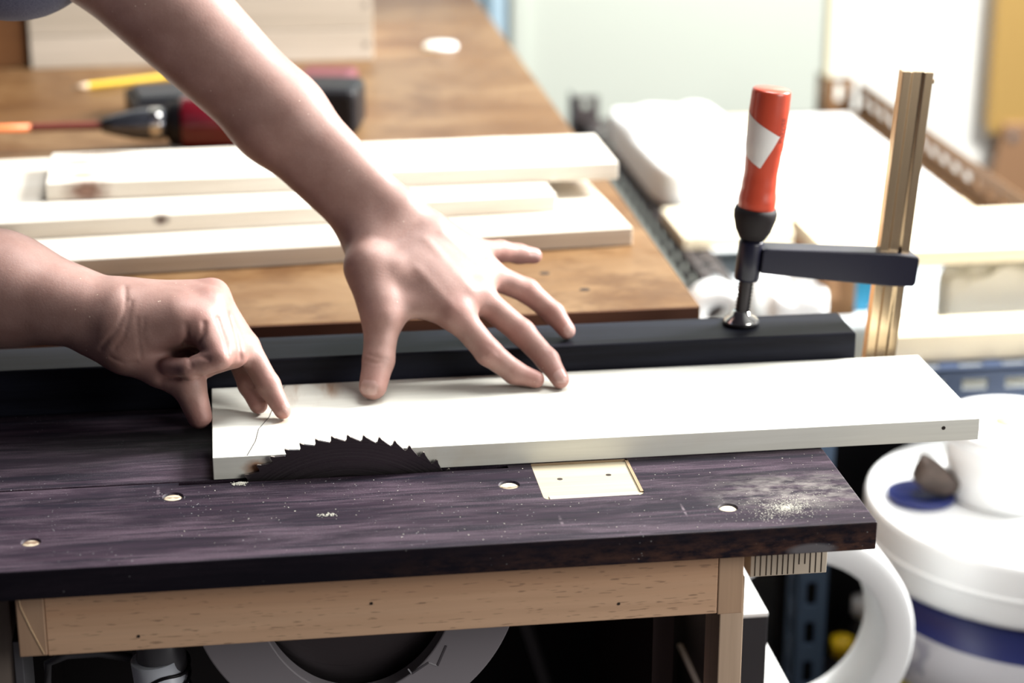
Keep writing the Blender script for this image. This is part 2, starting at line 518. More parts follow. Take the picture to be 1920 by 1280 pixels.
M['brown_lump'] = wood('brown_offcut', (0.05, 0.036, 0.03), (0.11, 0.08, 0.065), 0.7, 1.5)
M['kerf'] = new_mat('sawn_block', (0.55, 0.47, 0.37), 0.8)

# ------------------------------------------------------------------ room
tag(MB().box(-3.0, 3.2, -3.2, 2.72, -0.70, -0.66).build('floor', M['floor']), 'dark dusty concrete floor under the benches', 'floor', kind='structure')
tag(MB().box(-3.0, 3.2, 2.62, 2.72, -0.66, 2.4).build('wall_back', M['wall_bright']), 'bright white wall at the back of the workshop', 'wall', kind='structure')
door = empty('door_1', (0.41, 2.60, -0.66))
tag(door, 'pale green door panel in the back wall beside the workbench', 'door', kind='structure')
MB().box(-0.285, 0.311, -0.002, 0.018, 0.0, 2.0, 0.003).build('door_leaf', M['door'], door)
MB().box(-0.315, -0.285, -0.02, 0.018, 0.0, 2.03, 0.003).build('door_jamb', M['door'], door)
MB().box(0.312, 0.324, -0.01, 0.018, 0.0, 2.03, 0.003).build('door_jamb', wood('yellowish_jamb', (0.62, 0.55, 0.34), (0.72, 0.66, 0.44), 0.5, 0.5, axis=2), door)
wb = empty('window_1', (0.02, 2.60, -0.66))
tag(wb, 'blue framed strip of window beside the pale door', 'window', kind='structure')
MB().box(-0.34, -0.30, -0.02, 0.018, 0.0, 2.0).box(0.035, 0.065, -0.02, 0.018, 0.0, 2.0).box(-0.015, 0.0, -0.015, 0.018, 0.0, 2.0).build('window_frame', M['blue_frame'], wb)
MB().box(-0.30, -0.015, 0.0, 0.012, 0.0, 2.0).box(0.0, 0.035, 0.0, 0.012, 0.0, 2.0).build('window_pane', new_mat('pale_blue_glass', (0.42, 0.58, 0.66), 0.15), wb)

# ------------------------------------------------------------------ saw table (dark stained)
st = empty('saw_table', (0, 0, 0))
tag(st, 'dark purple stained wooden saw table with a tan front apron', 'table')
fp = MB().box(-0.80, 0.0, 0.0, 0.1430, -0.022, 0.0, 0.0012).build('front_plank', M['stain'], st)
cutters = []
HOLES = [(-0.504, 0.116, 0.0080), (-0.602, 0.048, 0.0072), (-0.254, 0.104, 0.0082), (-0.101, 0.040, 0.0075)]
for x, y, r in HOLES:
    cutters.append(MB().lathe([(r, -0.004), (r, 0.01)], 32, loc=(x, y, 0)).build('cutter', None))
def rrect(x0, x1, y0, y1, r):
    P = []
    for cx_, cy_, a0 in ((x0 + r, y0 + r, PI), (x1 - r, y0 + r, 1.5 * PI)):
        P += [(cx_ + r * math.cos(a0 + k * PI / 12), cy_ + r * math.sin(a0 + k * PI / 12)) for k in range(7)]
    return P + [(x1, y1), (x0, y1)]
cutters.append(MB().prism(rrect(-0.232, -0.156, 0.072, 0.150, 0.006), -0.0035, 0.01, 'XY').build('cutter', None))
cutters.append(MB().box(-0.500, -0.250, 0.1365, 0.150, -0.05, 0.01).build('cutter', None))
cut(fp, cutters)
for x, y, r in HOLES:
    MB().lathe([(r * 0.98, -0.0042), (r * 0.98, -0.0024), (r * 0.7, -0.0010), (r * 0.3, -0.0017), (0, -0.0010)], 28, loc=(x, y, 0)).build('hole_plug', M['plug'], st)
inl = MB().prism(rrect(-0.2318, -0.1562, 0.0722, 0.1428, 0.006), -0.0034, -0.0010, 'XY').build('inlay', M['inlay'], st)
MB().box(-0.1585, -0.1561, 0.0790, 0.1428, -0.0010, -0.0001).box(-0.2318, -0.1562, 0.1400, 0.1428, -0.0010, -0.0001).build('inlay_edge', M['inlay_wall'], inl)
MB().prism([(0.0730, -0.0010), (0.0730, -0.0001), (0.0770, -0.0002), (0.0805, -0.0009)], -0.2275, -0.1605, 'YZ').build('inlay_lip', new_mat('dusty_lip', (0.40, 0.35, 0.31), 0.9), inl)
for x, y in ((-0.214, 0.112), (-0.176, 0.115)):
    MB().lathe([(0.0022, -0.003), (0.0022, -0.00094)], 16, loc=(x, y, 0)).build('nail_hole', M['dark_hole'], inl)
MB().box(-0.80, 0.0, 0.1446, 0.405, -0.022, 0.0, 0.0012).build('rear_plank', M['stain_rear'], st)
MB().box(-0.5935, -0.1115, 0.020, 0.042, -0.0755, -0.0222, 0.0008).build('front_apron', M['apron'], st)
eb = MB().box(-0.1113, -0.0925, 0.0195, 0.400, -0.0762, -0.0222, 0.0008).build('side_apron', M['apron_end'], st)
eb2 = MB().box(-0.6130, -0.5937, 0.0195, 0.400, -0.0750, -0.0222, 0.0008).build('side_apron', M['apron_end'], st)
pale = new_mat('pale_growth_line', (0.62, 0.45, 0.27), 0.7)
MB().tube([(-0.6120, 0.0194, -0.0235), (-0.6095, 0.0194, -0.037), (-0.6040, 0.0194, -0.053), (-0.5960, 0.0194, -0.0735)], 0.0005, 6).build('growth_line', pale, eb2)
MB().box(-0.0940, -0.0750, 0.080, 0.125, -0.66, -0.0764, 0.001).build('leg', M['leg'], st)
MB().box(-0.0940, -0.0750, 0.340, 0.385, -0.66, -0.0764, 0.001).build('leg', M['leg'], st)
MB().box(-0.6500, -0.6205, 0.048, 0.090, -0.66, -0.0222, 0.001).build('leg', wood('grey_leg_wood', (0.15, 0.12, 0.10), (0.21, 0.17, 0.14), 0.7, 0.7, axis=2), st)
MB().box(-0.6203, -0.6140, 0.046, 0.110, -0.66, -0.0760, 0.0005).build('leg_plate', M['grey_metal'], st)
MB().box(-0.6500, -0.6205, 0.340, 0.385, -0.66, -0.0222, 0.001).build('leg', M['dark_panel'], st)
MB().box(-0.6203, -0.022, 0.388, 0.400, -0.66, -0.0764).build('back_panel', M['dark_panel'], st)  # added dark board that keeps the space under the table dark
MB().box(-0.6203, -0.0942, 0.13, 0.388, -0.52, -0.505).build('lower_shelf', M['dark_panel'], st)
MB().box(-0.135, -0.118, 0.13, 0.385, -0.504, -0.0765).build('inner_brace', new_mat('dark_red_brown', (0.035, 0.016, 0.014), 0.7), st)
for x, z in ((-0.530, -0.0645), (-0.365, -0.050), (-0.185, -0.0625)):
    MB().lathe([(0.0011, 0.0), (0.0011, 0.0006)], 12, 'Y', loc=(x, 0.0196, z)).build('nail_hole', M['dark_hole'], st)

# kerfed end-grain block under the right corner
kb = MB().box(-0.0795, -0.0205, 0.050, 0.30, -0.0625, -0.0221, 0.0006).build('block', M['kerf'])
kb.name = 'sawn_block'
tag(kb, 'pale wood block scored with upright saw kerfs under the right table corner', 'wood block')
for i in range(13):
    x = -0.0760 + i * 0.00425 + random.uniform(-3e-4, 3e-4)
    zb = -0.0615 if i not in (8, 9) else -0.054
    MB().box(x, x + 0.0005, 0.0496, 0.0502, zb, -0.0235 - (0.004 if i in (7, 10) else 0)).build('kerf_line', M['dark_hole'], kb)

# sawdust
rs = random.Random(3)
b = MB()
def flake(x, y, z, s):
    bb = bmesh.new()
    bmesh.ops.create_icosphere(bb, subdivisions=1, radius=s)
    R_ = Matrix.Rotation(rs.uniform(0, PI), 3, 'Z') @ Matrix.Rotation(rs.uniform(-.4, .4), 3, 'X')
    sx_, sz_ = rs.uniform(0.7, 1.9), rs.uniform(0.35, 0.6)
    for v in bb.verts:
        v.co = R_ @ Vector((v.co.x * sx_, v.co.y, v.co.z * sz_)) + Vector((x, y, z + s * 0.35))
    b.join(bb)
for i in range(1300):
    r = abs(rs.gauss(0, 1)); a = rs.uniform(0, 2 * PI)
    x, y = -0.058 + 0.017 * r * math.cos(a) + 0.008 * r * math.sin(a), 0.034 + 0.013 * r * math.sin(a)
    if x < -0.002 and y > 0.003: flake(x, y, 0, rs.uniform(0.00014, 0.00042))
for i in range(260):
    x, y = rs.uniform(-0.50, -0.005), rs.uniform(0.006, 0.135)
    if -0.236 < x < -0.150 and y > 0.066: continue
    flake(x, y, 0, rs.uniform(0.00015, 0.00045))
for i in range(260):
    r = abs(rs.gauss(0, 1)) * 0.5; a = rs.uniform(0, 2 * PI)
    flake(-0.4545 + 0.0055 * r * math.cos(a), 0.1335 + 0.003 * r * math.sin(a), 0.0008 * max(0, 1 - r), rs.uniform(0.0003, 0.0008))
for i in range(50):
    flake(-0.392 + rs.gauss(0, 0.003), 0.066 + rs.gauss(0, 0.0016), 0, rs.uniform(0.0003, 0.0006))
tag(b.build('sawdust', M['dust']), 'pale sawdust scattered over the front of the dark table', 'sawdust', kind='stuff')

# ------------------------------------------------------------------ circular saw hung under the table
BX, BZ = -0.375, -0.0838
saw = empty('circular_saw', (BX, 0.1405, BZ))
tag(saw, 'circular saw mounted under the dark table with its blade rising through the slot', 'saw')
R0, R1 = 0.1125, 0.1162
pts = []
nt = 60
for i in range(nt):
    a0 = 2 * PI * i / nt
    for da, rr in ((0.0, R0 - 0.001), (0.032, R0 + 0.0004), (0.058, R0 + 0.0018), (0.077, R1), (0.085, R1 - 0.0004), (0.088, R0 - 0.0004), (0.098, R0 - 0.0015)):
        pts.append((rr * math.cos(a0 + da), rr * math.sin(a0 + da)))
bl = MB().prism(pts, -0.0011, 0.0011, 'XZ').build('blade', [M['blade'], M['carbide']], saw)
for p_ in bl.data.polygons:
    if len(p_.vertices) == 4 and Vector((p_.center.x, p_.center.z)).length > R0 + 0.0018: p_.material_index = 1
MB().lathe([(0.021, -0.004), (0.021, 0.004)], 40, 'Y').build('flange', M['blade'], saw)
# guard ring in front of the lower blade
def gin(a):
    s_ = math.sin(a)
    return 0.078 + 0.016 * max(0.0, -s_) ** 3
go = []; gi = []
for i in range(97):
    a = PI + PI * i / 96
    a = PI * 1.0 + (i / 96) * PI
    go.append((0.005 + 0.1265 * math.cos(a), 0.004 + 0.1265 * math.sin(a)))
    gi.append((0.005 + gin(a) * math.cos(a), 0.004 + gin(a) * math.sin(a)))
gd = MB().prism(go + gi[::-1], -0.0245, -0.0085, 'XZ', 0.0012).build('guard', M['guard'], saw)
def stroke(mb, p, q, w, y0, y1):
    p, q = Vector((p[0], 0, p[1])), Vector((q[0], 0, q[1]))
    d = (q - p); n = Vector((-d.z, 0, d.x)).normalized() * w / 2
    mb.prism([((p + n).x, (p + n).z), ((q + n).x, (q + n).z), ((q - n).x, (q - n).z), ((p - n).x, (p - n).z)], y0, y1, 'XZ')
mk = MB()
stroke(mk, (0.0735, -0.0535), (0.0665, -0.0705), 0.0016, -0.0250, -0.0244)
stroke(mk, (0.0463, -0.0760), (0.0595, -0.0672), 0.0016, -0.0250, -0.0244)
mk.build('arrow_mark', M['guard_mark'], gd)
mk = MB()
stroke(mk, (0.0665, -0.0705), (0.0595, -0.0672), 0.0009, -0.0250, -0.0244)
stroke(mk, (0.0463, -0.0760), (0.0435, -0.0715), 0.0009, -0.0250, -0.0244)
mk.build('arrow_mark', new_mat('pale_arrow_edge', (0.45, 0.44, 0.46), 0.6), gd)
MB().lathe([(0.0, 0.035), (0.064, 0.035), (0.068, 0.04), (0.068, 0.075), (0.060, 0.09), (0.052, 0.16), (0, 0.165)], 48, 'Y', (0, 0, -0.022)).build('motor_housing', M['black'], saw)
# handle: smoke-grey barrel above a white cover crossed by black bands
hd = MB().lathe([(0.0, 0.022), (0.012, 0.022), (0.0185, 0.016), (0.0195, -0.012), (0.0185, -0.040)], 32, loc=(-0.146, 0.012, -0.058)).build('handle', M['smoke'], saw)
MB().tube([(-0.150, 0.010, -0.0655), (-0.147, 0.010, -0.090), (-0.140, 0.010, -0.150)], [0.0202, 0.0208, 0.0195], 32).build('handle_cover', M['motor_cap'], hd)
for dz, tl in ((0.0, 0.010), (0.012, 0.014), (0.024, 0.012)):
    MB().tube([(-0.146 + 0.0212 * math.cos(a), 0.010 + 0.0212 * math.sin(a), -0.077 - dz + tl * math.cos(a) * 0.7 + 0.003 * math.sin(3 * a)) for a in [PI * 2 * k / 30 for k in range(31)]], 0.0014, 8).build('handle_band', M['black'], hd)
MB().tube([(-0.170, 0.03, -0.075), (-0.195, 0.03, -0.069), (-0.22, 0.03, -0.069), (-0.235, 0.03, -0.075), (-0.237, 0.03, -0.10), (-0.237, 0.08, -0.35)], 0.0035, 10).build('power_cord', M['grey_metal'], saw)

# a dim grey hose leaning in the dark under the table
tag(MB().tube([(-0.222, 0.30, -0.175), (-0.212, 0.30, -0.215), (-0.193, 0.30, -0.277), (-0.170, 0.30, -0.35), (-0.150, 0.30, -0.504)], 0.0075, 14).build('hose', new_mat('dim_grey_rubber', (0.07, 0.066, 0.07), 0.6)),
    'dim grey hose hanging in the dark right of the saw guard', 'hose')

# ------------------------------------------------------------------ workpiece and fence bar
bd = MB().box(0, 0.6015, 0, 0.152, 0, 0.018, 0.0006).build('pine_board', M['board'], None, (-0.474, 0.1432, 0.0002))
tag(bd, 'pale pine board being cut, lying across the dark saw table', 'board')
MB().tube([(0.026, 0.001, 0.0181), (0.033, 0.030, 0.0181), (0.036, 0.055, 0.0181), (0.045, 0.080, 0.0181), (0.050, 0.110, 0.0181), (0.060, 0.151, 0.0181)], 0.00028, 6).build('surface_crack', M['dark_hole'], bd)
MB().lathe([(0.0016, 0.0), (0.0016, 0.0004)], 14, 'Y', loc=(0.572, -0.0002, 0.0115)).build('pin_knot', M['dark_hole'], bd)
fb = MB().box(-0.76, 0.0725, 0.2975, 0.3550, 0.0, 0.040, 0.0022, 3).build('fence_bar', M['bar'], None, (0, 0, 0.0002))
tag(fb, 'long black painted fence bar clamped behind the pine board', 'bar')

# ------------------------------------------------------------------ workbench behind
wbn = empty('workbench', (0, 0, 0))
tag(wbn, 'orange plywood workbench behind the black fence bar', 'table')
MB().box(-0.86, -0.036, 0.4182, 2.35, 0.004, 0.0300, 0.0015).build('benchtop', M['orange'], wbn)
MB().box(-0.858, -0.038, 0.4165, 0.4180, 0.0045, 0.0292).build('edge_strip', M['bench_edge'], wbn)
for x in (-0.80, -0.10):
    for y in (0.50, 2.25):
        MB().box(x - 0.03, x + 0.03, y - 0.03, y + 0.03, -0.66, 0.004).build('leg', M['post'], wbn)
MB().box(-0.80, -0.10, 0.60, 0.62, -0.60, 0.0035).build('panel', M['dark_panel'], wbn)  # added dark board closing off the light beneath the bench
MB().box(-0.115, -0.085, 0.531, 2.219, -0.10, 0.0035).build('apron', M['post'], wbn)
for x, y in ((-0.131, 0.480), (-0.160, 0.535)):
    MB().lathe([(0.004, 0.0298), (0.004, 0.0303)], 20, loc=(x, y, 0), sx=1.2).build('nail_hole', M['dark_hole'], wbn)

# three pine planks stacked and stepped back
def plank(name, w, d, h, mat, loc, rz, label):
    o = MB().box(0, w, 0, d, 0, h, 0.0012).build(name, mat, None, loc, (0, 0, rz))
    tag(o, label, 'plank', 'pine planks stacked on the orange workbench')
    return o
plank('pine_plank', 0.60, 0.196, 0.018, M['pine_low'], (-0.658, 0.5755, 0.0302), math.radians(3.9), 'lowest and longest-reaching pine plank, lying flat on the orange bench')
plank('pine_plank', 0.64, 0.255, 0.018, M['pine_mid'], (-0.764, 0.6465, 0.0484), math.radians(3.3), 'wide middle pine plank with a dark knot on its front edge')
plank('pine_plank', 0.581, 0.128, 0.018, M['pine_top'], (-0.633, 0.7255, 0.0666), math.radians(0.9), 'topmost pine plank of the stack with a brown knot at its left end')

# ------------------------------------------------------------------ things at the back of the bench
wx = empty('wooden_crate', (-0.4785, 1.572, 0.0302), (0, 0, math.radians(0.3)))
tag(wx, 'large greyish pine crate standing at the back of the orange bench', 'crate')
for k, (z0, z1) in enumerate(((0, 0.044), (0.045, 0.092), (0.093, 0.150), (0.151, 0.20))):
    MB().box(-0.2355, 0.2355, 0, 0.015, z0, z1, 0.0008).build('front_slat', M['boxwood'], wx)
MB().box(0.2205, 0.2360, 0.0152, 0.30, 0, 0.20, 0.0008).build('end_panel', M['ply'], wx)  # paler and yellower than the slats: lit end put into its colour
MB().box(-0.2360, -0.2205, 0.0152, 0.30, 0, 0.20, 0.0008).build('end_panel', M['boxwood'], wx)
MB().box(-0.2203, 0.2203, 0.285, 0.30, 0, 0.20, 0.0008).build('back_panel', M['boxwood'], wx)
for z in (0.022, 0.078):
    MB().lathe([(0.0035, 0), (0.0035, 0.001)], 16, 'Y', loc=(0.2265, -0.0006, z)).build('screw_hole', new_mat('grey_screw', (0.25, 0.22, 0.19), 0.6), wx)
tag(MB().box(-0.845, -0.722, 1.585, 1.88, 0.0302, 0.20, 0.002).build('brown_box', M['brown']), 'dark orange-brown wooden box left of the large crate', 'box')

pc = empty('pencil', (-0.651, 1.4225, 0.0342), (0, 0, math.radians(23)))
tag(pc, 'yellow pencil lying on the bench in front of the crate', 'pencil')
hexp = [(0.0042 * math.cos(PI / 3 * k), 0.0042 * math.sin(PI / 3 * k)) for k in range(6)]
MB().prism(hexp, 0.022, 0.165, 'YZ').build('shaft', M['yellow'], pc)
MB().lathe([(0.0040, 0.022), (0.0013, 0.005)], 18, 'X').build('sharpened_tip', M['pencil_wood'], pc)
MB().lathe([(0.0013, 0.005), (0.0002, 0.0)], 12, 'X').build('lead', M['graphite'], pc)

tag(MB().lathe([(0.0235, 0.0), (0.025, 0.003), (0.022, 0.007), (0, 0.0085)], 36, loc=(-0.140, 1.642, 0.0302)).build('plastic_disc', M['white_plastic']),
    'small round white disc lying on the bench right of the crate', 'disc')

cs = empty('black_case', (-0.540, 1.235, 0.0302), (0, 0, math.radians(8)))
tag(cs, 'small black plastic case behind the drill, under the pencil end', 'case')
MB().box(-0.029, 0.075, -0.045, 0.060, 0, 0.030, 0.004).build('body', M['black'], cs)
MB().box(-0.020, 0.070, -0.030, 0.050, 0.0302, 0.036, 0.002).build('lid', new_mat('dark_grey_lid', (0.026, 0.029, 0.034), 0.45, spec=0.3), cs)

# cordless drill lying on its side
dr = empty('cordless_drill', (-0.47, 1.078, 0.0302))
tag(dr, 'red and black cordless drill with a long bit lying behind the planks', 'drill')
Z = 0.031
MB().lathe([(0, -0.075), (0.012, -0.075), (0.026, -0.066), (0.0295, -0.04), (0.0295, 0.005), (0.028, 0.04), (0.0265, 0.085), (0.020, 0.095), (0, 0.097)], 40, 'X', (0.02, 0, Z)).build('motor_housing', M['black'], dr)
MB().lathe([(0.0285, -0.055), (0.0312, -0.050), (0.0312, 0.012), (0.0290, 0.018)], 40, 'X', (0.02, 0, Z)).build('red_shell', M['drill_red'], dr)
MB().lathe([(0.0, -0.145), (0.008, -0.145), (0.012, -0.130), (0.0165, -0.110), (0.0185, -0.092), (0.0185, -0.075), (0.0150, -0.072), (0.0150, -0.050), (0.012, -0.040), (0.012, -0.03)], 32, 'X', (0.02, 0, Z)).build('chuck', new_mat('dark_chuck_metal', (0.16, 0.17, 0.20), 0.22, 0.9), dr)
MB().lathe([(0.0187, -0.090), (0.0192, -0.088), (0.0192, -0.078), (0.0187, -0.076)], 32, 'X', (0.02, 0, Z)).build('chuck_ring', M['chrome'], dr)
prof = []
for k in range(40):
    x = -0.225 + k * 0.0023
    prof.append((0.0055 if k % 2 else 0.0043, x))
MB().lathe([(0, -0.226)] + prof, 18, 'X', (0.02, 0, Z)).build('bit_holder', M['dark_red_rod'], dr)
MB().lathe([(0, -0.36), (0.0042, -0.36), (0.0042, -0.2255), (0, -0.2255)], 14, 'X', (0.02, 0, Z)).build('bit', M['orange_tip'], dr)
gp = MB().tube([(0.075, 0.012, Z), (0.105, 0.050, Z), (0.128, 0.090, Z), (0.142, 0.120, Z)], [0.023, 0.0215, 0.0215, 0.024], 28).build('grip', M['black_soft'], dr)
MB().box(0.100, 0.182, 0.035, 0.120, 0.001, 0.058, 0.010, 3, Matrix.Rotation(math.radians(-12), 3, 'Z')).build('battery', M['black'], dr)
MB().box(0.108, 0.180, 0.121, 0.215, 0.001, 0.052, 0.010, 3, Matrix.Rotation(math.radians(-12), 3, 'Z')).build('battery_cap', M['battery_red'], dr)

# ------------------------------------------------------------------ bar clamp on the fence bar
cl = empty('bar_clamp', (-0.020, 0.334, 0.0404))
tag(cl, 'bar clamp with a red handle and steel rail holding the black bar', 'clamp')
tilt = math.radians(5.3)
RT = Matrix.Rotation(tilt, 3, 'Y')
def clb(mb, name, mat, smooth=False):
    mb.xf(RT.to_4x4())
    return mb.build(name, mat, cl, smooth=smooth)
pad = MB().lathe([(0, 0), (0.0145, 0), (0.0150, 0.0015), (0.0145, 0.0045), (0.0085, 0.0085), (0.0075, 0.012), (0, 0.013)], 36).build('pad', M['chrome'], cl)
MB().lathe([(0.0150, 0.0), (0.0158, 0.0008), (0.0158, 0.0030), (0.0150, 0.0036)], 36).build('pad_rim', M['black'], pad)
thp = []
for k in range(50):
    z = 0.008 + k * 0.00165
    thp.append((0.0068 if k % 2 else 0.0056, z))
clb(MB().lathe([(0, 0.0079)] + thp + [(0, 0.0905)], 24), 'screw', M['thread'])
clb(MB().lathe([(0.0, 0.040), (0.0100, 0.040), (0.0108, 0.042), (0.0108, 0.0725), (0.0098, 0.0755), (0, 0.0758)], 32), 'screw_boss', M['navy'])
arm_poly = [(0.008, 0.0490), (0.060, 0.0460), (0.126, 0.0430), (0.146, 0.0440), (0.1475, 0.0475), (0.1475, 0.0690), (0.145, 0.0715), (0.126, 0.0730), (0.012, 0.0710), (0.008, 0.0700)]
arm = clb(MB().prism(arm_poly, -0.0115, 0.0115, 'XZ', 0.0016), 'sliding_arm', M['navy'])
rail_prof = [(-0.0135, -0.0055), (-0.0060, -0.0055), (-0.0040, -0.0035), (0.0040, -0.0035), (0.0060, -0.0055), (0.0135, -0.0055), (0.0135, 0.0055), (0.0060, 0.0055), (0.0040, 0.0035), (-0.0040, 0.0035), (-0.0060, 0.0055), (-0.0135, 0.0055)]
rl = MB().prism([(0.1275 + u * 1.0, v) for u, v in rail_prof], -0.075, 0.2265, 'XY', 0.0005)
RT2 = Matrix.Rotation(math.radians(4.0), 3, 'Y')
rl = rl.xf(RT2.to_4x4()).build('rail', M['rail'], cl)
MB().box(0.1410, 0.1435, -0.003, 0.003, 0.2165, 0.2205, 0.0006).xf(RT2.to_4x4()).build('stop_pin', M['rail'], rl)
clb(MB().prism([(0.124, -0.075), (0.1385, -0.075), (0.1385, -0.0660), (0.020, -0.0640), (-0.010, -0.0640), (-0.010, -0.0740)], -0.010, 0.010, 'XZ', 0.0012), 'fixed_jaw', M['navy'])
clb(MB().lathe([(0, 0.0770), (0.0110, 0.0770), (0.0150, 0.0840), (0.0182, 0.0950), (0.0185, 0.1000), (0.0172, 0.1040), (0, 0.1041)], 40), 'ferrule', M['black_soft'])
def hr(z):
    P = [(0.1010, 0.0158), (0.110, 0.0160), (0.122, 0.0148), (0.134, 0.0143), (0.148, 0.0150), (0.160, 0.0161), (0.185, 0.0168), (0.203, 0.0165), (0.2060, 0.0150)]
    for (a, ra), (b_, rb) in zip(P[:-1], P[1:]):
        if a <= z <= b_:
            u = (z - a) / (b_ - a); u = u * u * (3 - 2 * u)
            return ra + (rb - ra) * u
    return P[0][1] if z < P[0][0] else P[-1][1]
prof = [(hr(z), z) for z in np.linspace(0.1015, 0.2035, 52)] + [(0.0163, 0.2050), (0.0152, 0.2062), (0, 0.2066)]
hnd = clb(MB().lathe([(0, 0.1012)] + prof, 56), 'handle', M['red'])
# silver patch wrapped on the handle
def wrapped(poly_fn, th0, th1, z0, z1, nu, nv, off):
    bmm = bmesh.new(); grid = {}
    for i in range(nu + 1):
        th = th0 + (th1 - th0) * i / nu
        lo, hi = poly_fn(i / nu)
        for j in range(nv + 1):
            z = z0 + (z1 - z0) * (lo + (hi - lo) * j / nv)
            r = hr(z) + off
            grid[i, j] = bmm.verts.new((r * math.cos(th), r * math.sin(th), z))
    for i in range(nu):
        for j in range(nv):
            f = bmm.faces.new((grid[i, j], grid[i + 1, j], grid[i + 1, j + 1], grid[i, j + 1])); f.smooth = True
    return bmm
def patch(u):
    hi = 1.0 - 0.40 * u
    lo = 0.22 - 0.22 * (u / 0.60) if u < 0.60 else 0.62 * (u - 0.60) / 0.40
    return lo, max(hi, lo + 0.001)
mb = MB(); mb.join(wrapped(patch, -PI * 1.03, -PI * 0.335, 0.141, 0.187, 40, 14, 0.00025), smooth=True)
mb.xf(RT.to_4x4())
mb.build('sticker', M['sticker'], hnd)
fc = bpy.data.curves.new('txt', 'FONT'); fc.body = 'ROVISE\n  120'; fc.size = 0.0068; fc.space_line = 0.8
fo = bpy.data.objects.new('txt', fc); C.objects.link(fo)
bpy.context.view_layer.update()
tm = bpy.data.meshes.new_from_object(fo.evaluated_get(bpy.context.evaluated_depsgraph_get()))
bpy.data.objects.remove(fo)
tbm = bmesh.new(); tbm.from_mesh(tm); bpy.data.meshes.remove(tm)
for v in tbm.verts:
    z = 0.163 + v.co.x; th = -PI * 0.255 - (v.co.y) / 0.0165
    r = hr(z) + 0.0002
    v.co = RT @ Vector((r * math.cos(th), r * math.sin(th), z))
mb = MB(); mb.join(tbm); mb.build('printed_lettering', M['print'], hnd)

# ------------------------------------------------------------------ slotted-steel rack on the right
def slotted(mb, length, w, t_, axis, pitch=0.052, slot=0.030, sw=0.013):
    """one flange with a row of slots: x = along, y = across (0..w), thickness in z"""
    n = int(length / pitch)
    e = (w - sw) / 2
    def bx(u0, u1, v0, v1):
        mb.append((u0, u1, v0, v1))
    bx(0, length, 0, e); bx(0, length, w - e, w); bx(length - 0.008, length, e, w - e)
    u = 0
    for k in range(n + 1):
        a = k * pitch - (pitch - slot) / 2; b_ = a + (pitch - slot)
        a = max(a, 0); b_ = min(b_, length)
        if b_ > a: bx(a, b_, e, w - e)
def angle(name, mat, parent, p, L, along, f1, f2, w=0.038, t_=0.0025):
    """p corner; along, f1, f2 unit vectors; two flanges"""
    r = []; slotted(r, L, w, t_, 0)
    mb = MB()
    A, F1, F2 = Vector(along), Vector(f1), Vector(f2)
    for (F, N) in ((F1, F2), (F2, F1)):
        for (u0, u1, v0, v1) in r:
            P = [Vector(p) + A * u + F * v + N * w_ for u in (u0, u1) for v in (v0, v1) for w_ in (0, t_)]
            lo = [min(q[i] for q in P) for i in range(3)]; hi = [max(q[i] for q in P) for i in range(3)]
            mb.box(lo[0], hi[0], lo[1], hi[1], lo[2], hi[2])
    return mb.build(name, mat, parent)
rk = empty('steel_rack', (0, 0, 0))
tag(rk, 'low rack of slotted steel angle right of the workbench, loaded with boards', 'rack')
XL, XR, YF, YB, ZT = 0.158, 0.652, 0.836, 2.15, -0.200
angle('side_rail', M['rack'], rk, (XL, YF + 0.003, ZT), YB - YF - 0.006, (0, 1, 0), (1, 0, 0), (0, 0, -1))
angle('side_rail', M['rack_brown'], rk, (XR, YF + 0.003, ZT - 0.0025), YB - YF - 0.006, (0, 1, 0), (-1, 0, 0), (0, 0, 1), 0.055)
angle('front_rail', M['rack_blue'], rk, (XL, YF, ZT - 0.001), XR - XL, (1, 0, 0), (0, 1, 0), (0, 0, -1))
angle('back_rail', M['rack'], rk, (XL, YB, ZT - 0.001), XR - XL, (1, 0, 0), (0, -1, 0), (0, 0, -1))
angle('post', M['post_blue'], rk, (0.193, YF + 0.006, -0.66), 0.455, (0, 0, 1), (1, 0, 0), (0, 1, 0))
angle('post', M['post_blue'], rk, (XR - 0.003, YF + 0.006, -0.66), 0.455, (0, 0, 1), (-1, 0, 0), (0, 1, 0))
angle('post', M['rack'], rk, (XL - 0.015, YB + 0.003, -0.66), 0.50, (0, 0, 1), (1, 0, 0), (0, 1, 0), 0.045)
angle('post', M['rack_brown'], rk, (XR - 0.062, YB + 0.003, -0.66), 0.520, (0, 0, 1), (1, 0, 0), (0, 1, 0), 0.052)
MB().box(XL + 0.042, XR - 0.042, 1.34, YB - 0.045, -0.2025, -0.2002).build('upper_sheet', M['shelf'], rk)
MB().box(XL + 0.042, XR - 0.042, YF + 0.045, YB - 0.045, -0.243, -0.240).build('shelf_sheet', M['shelf'], rk)


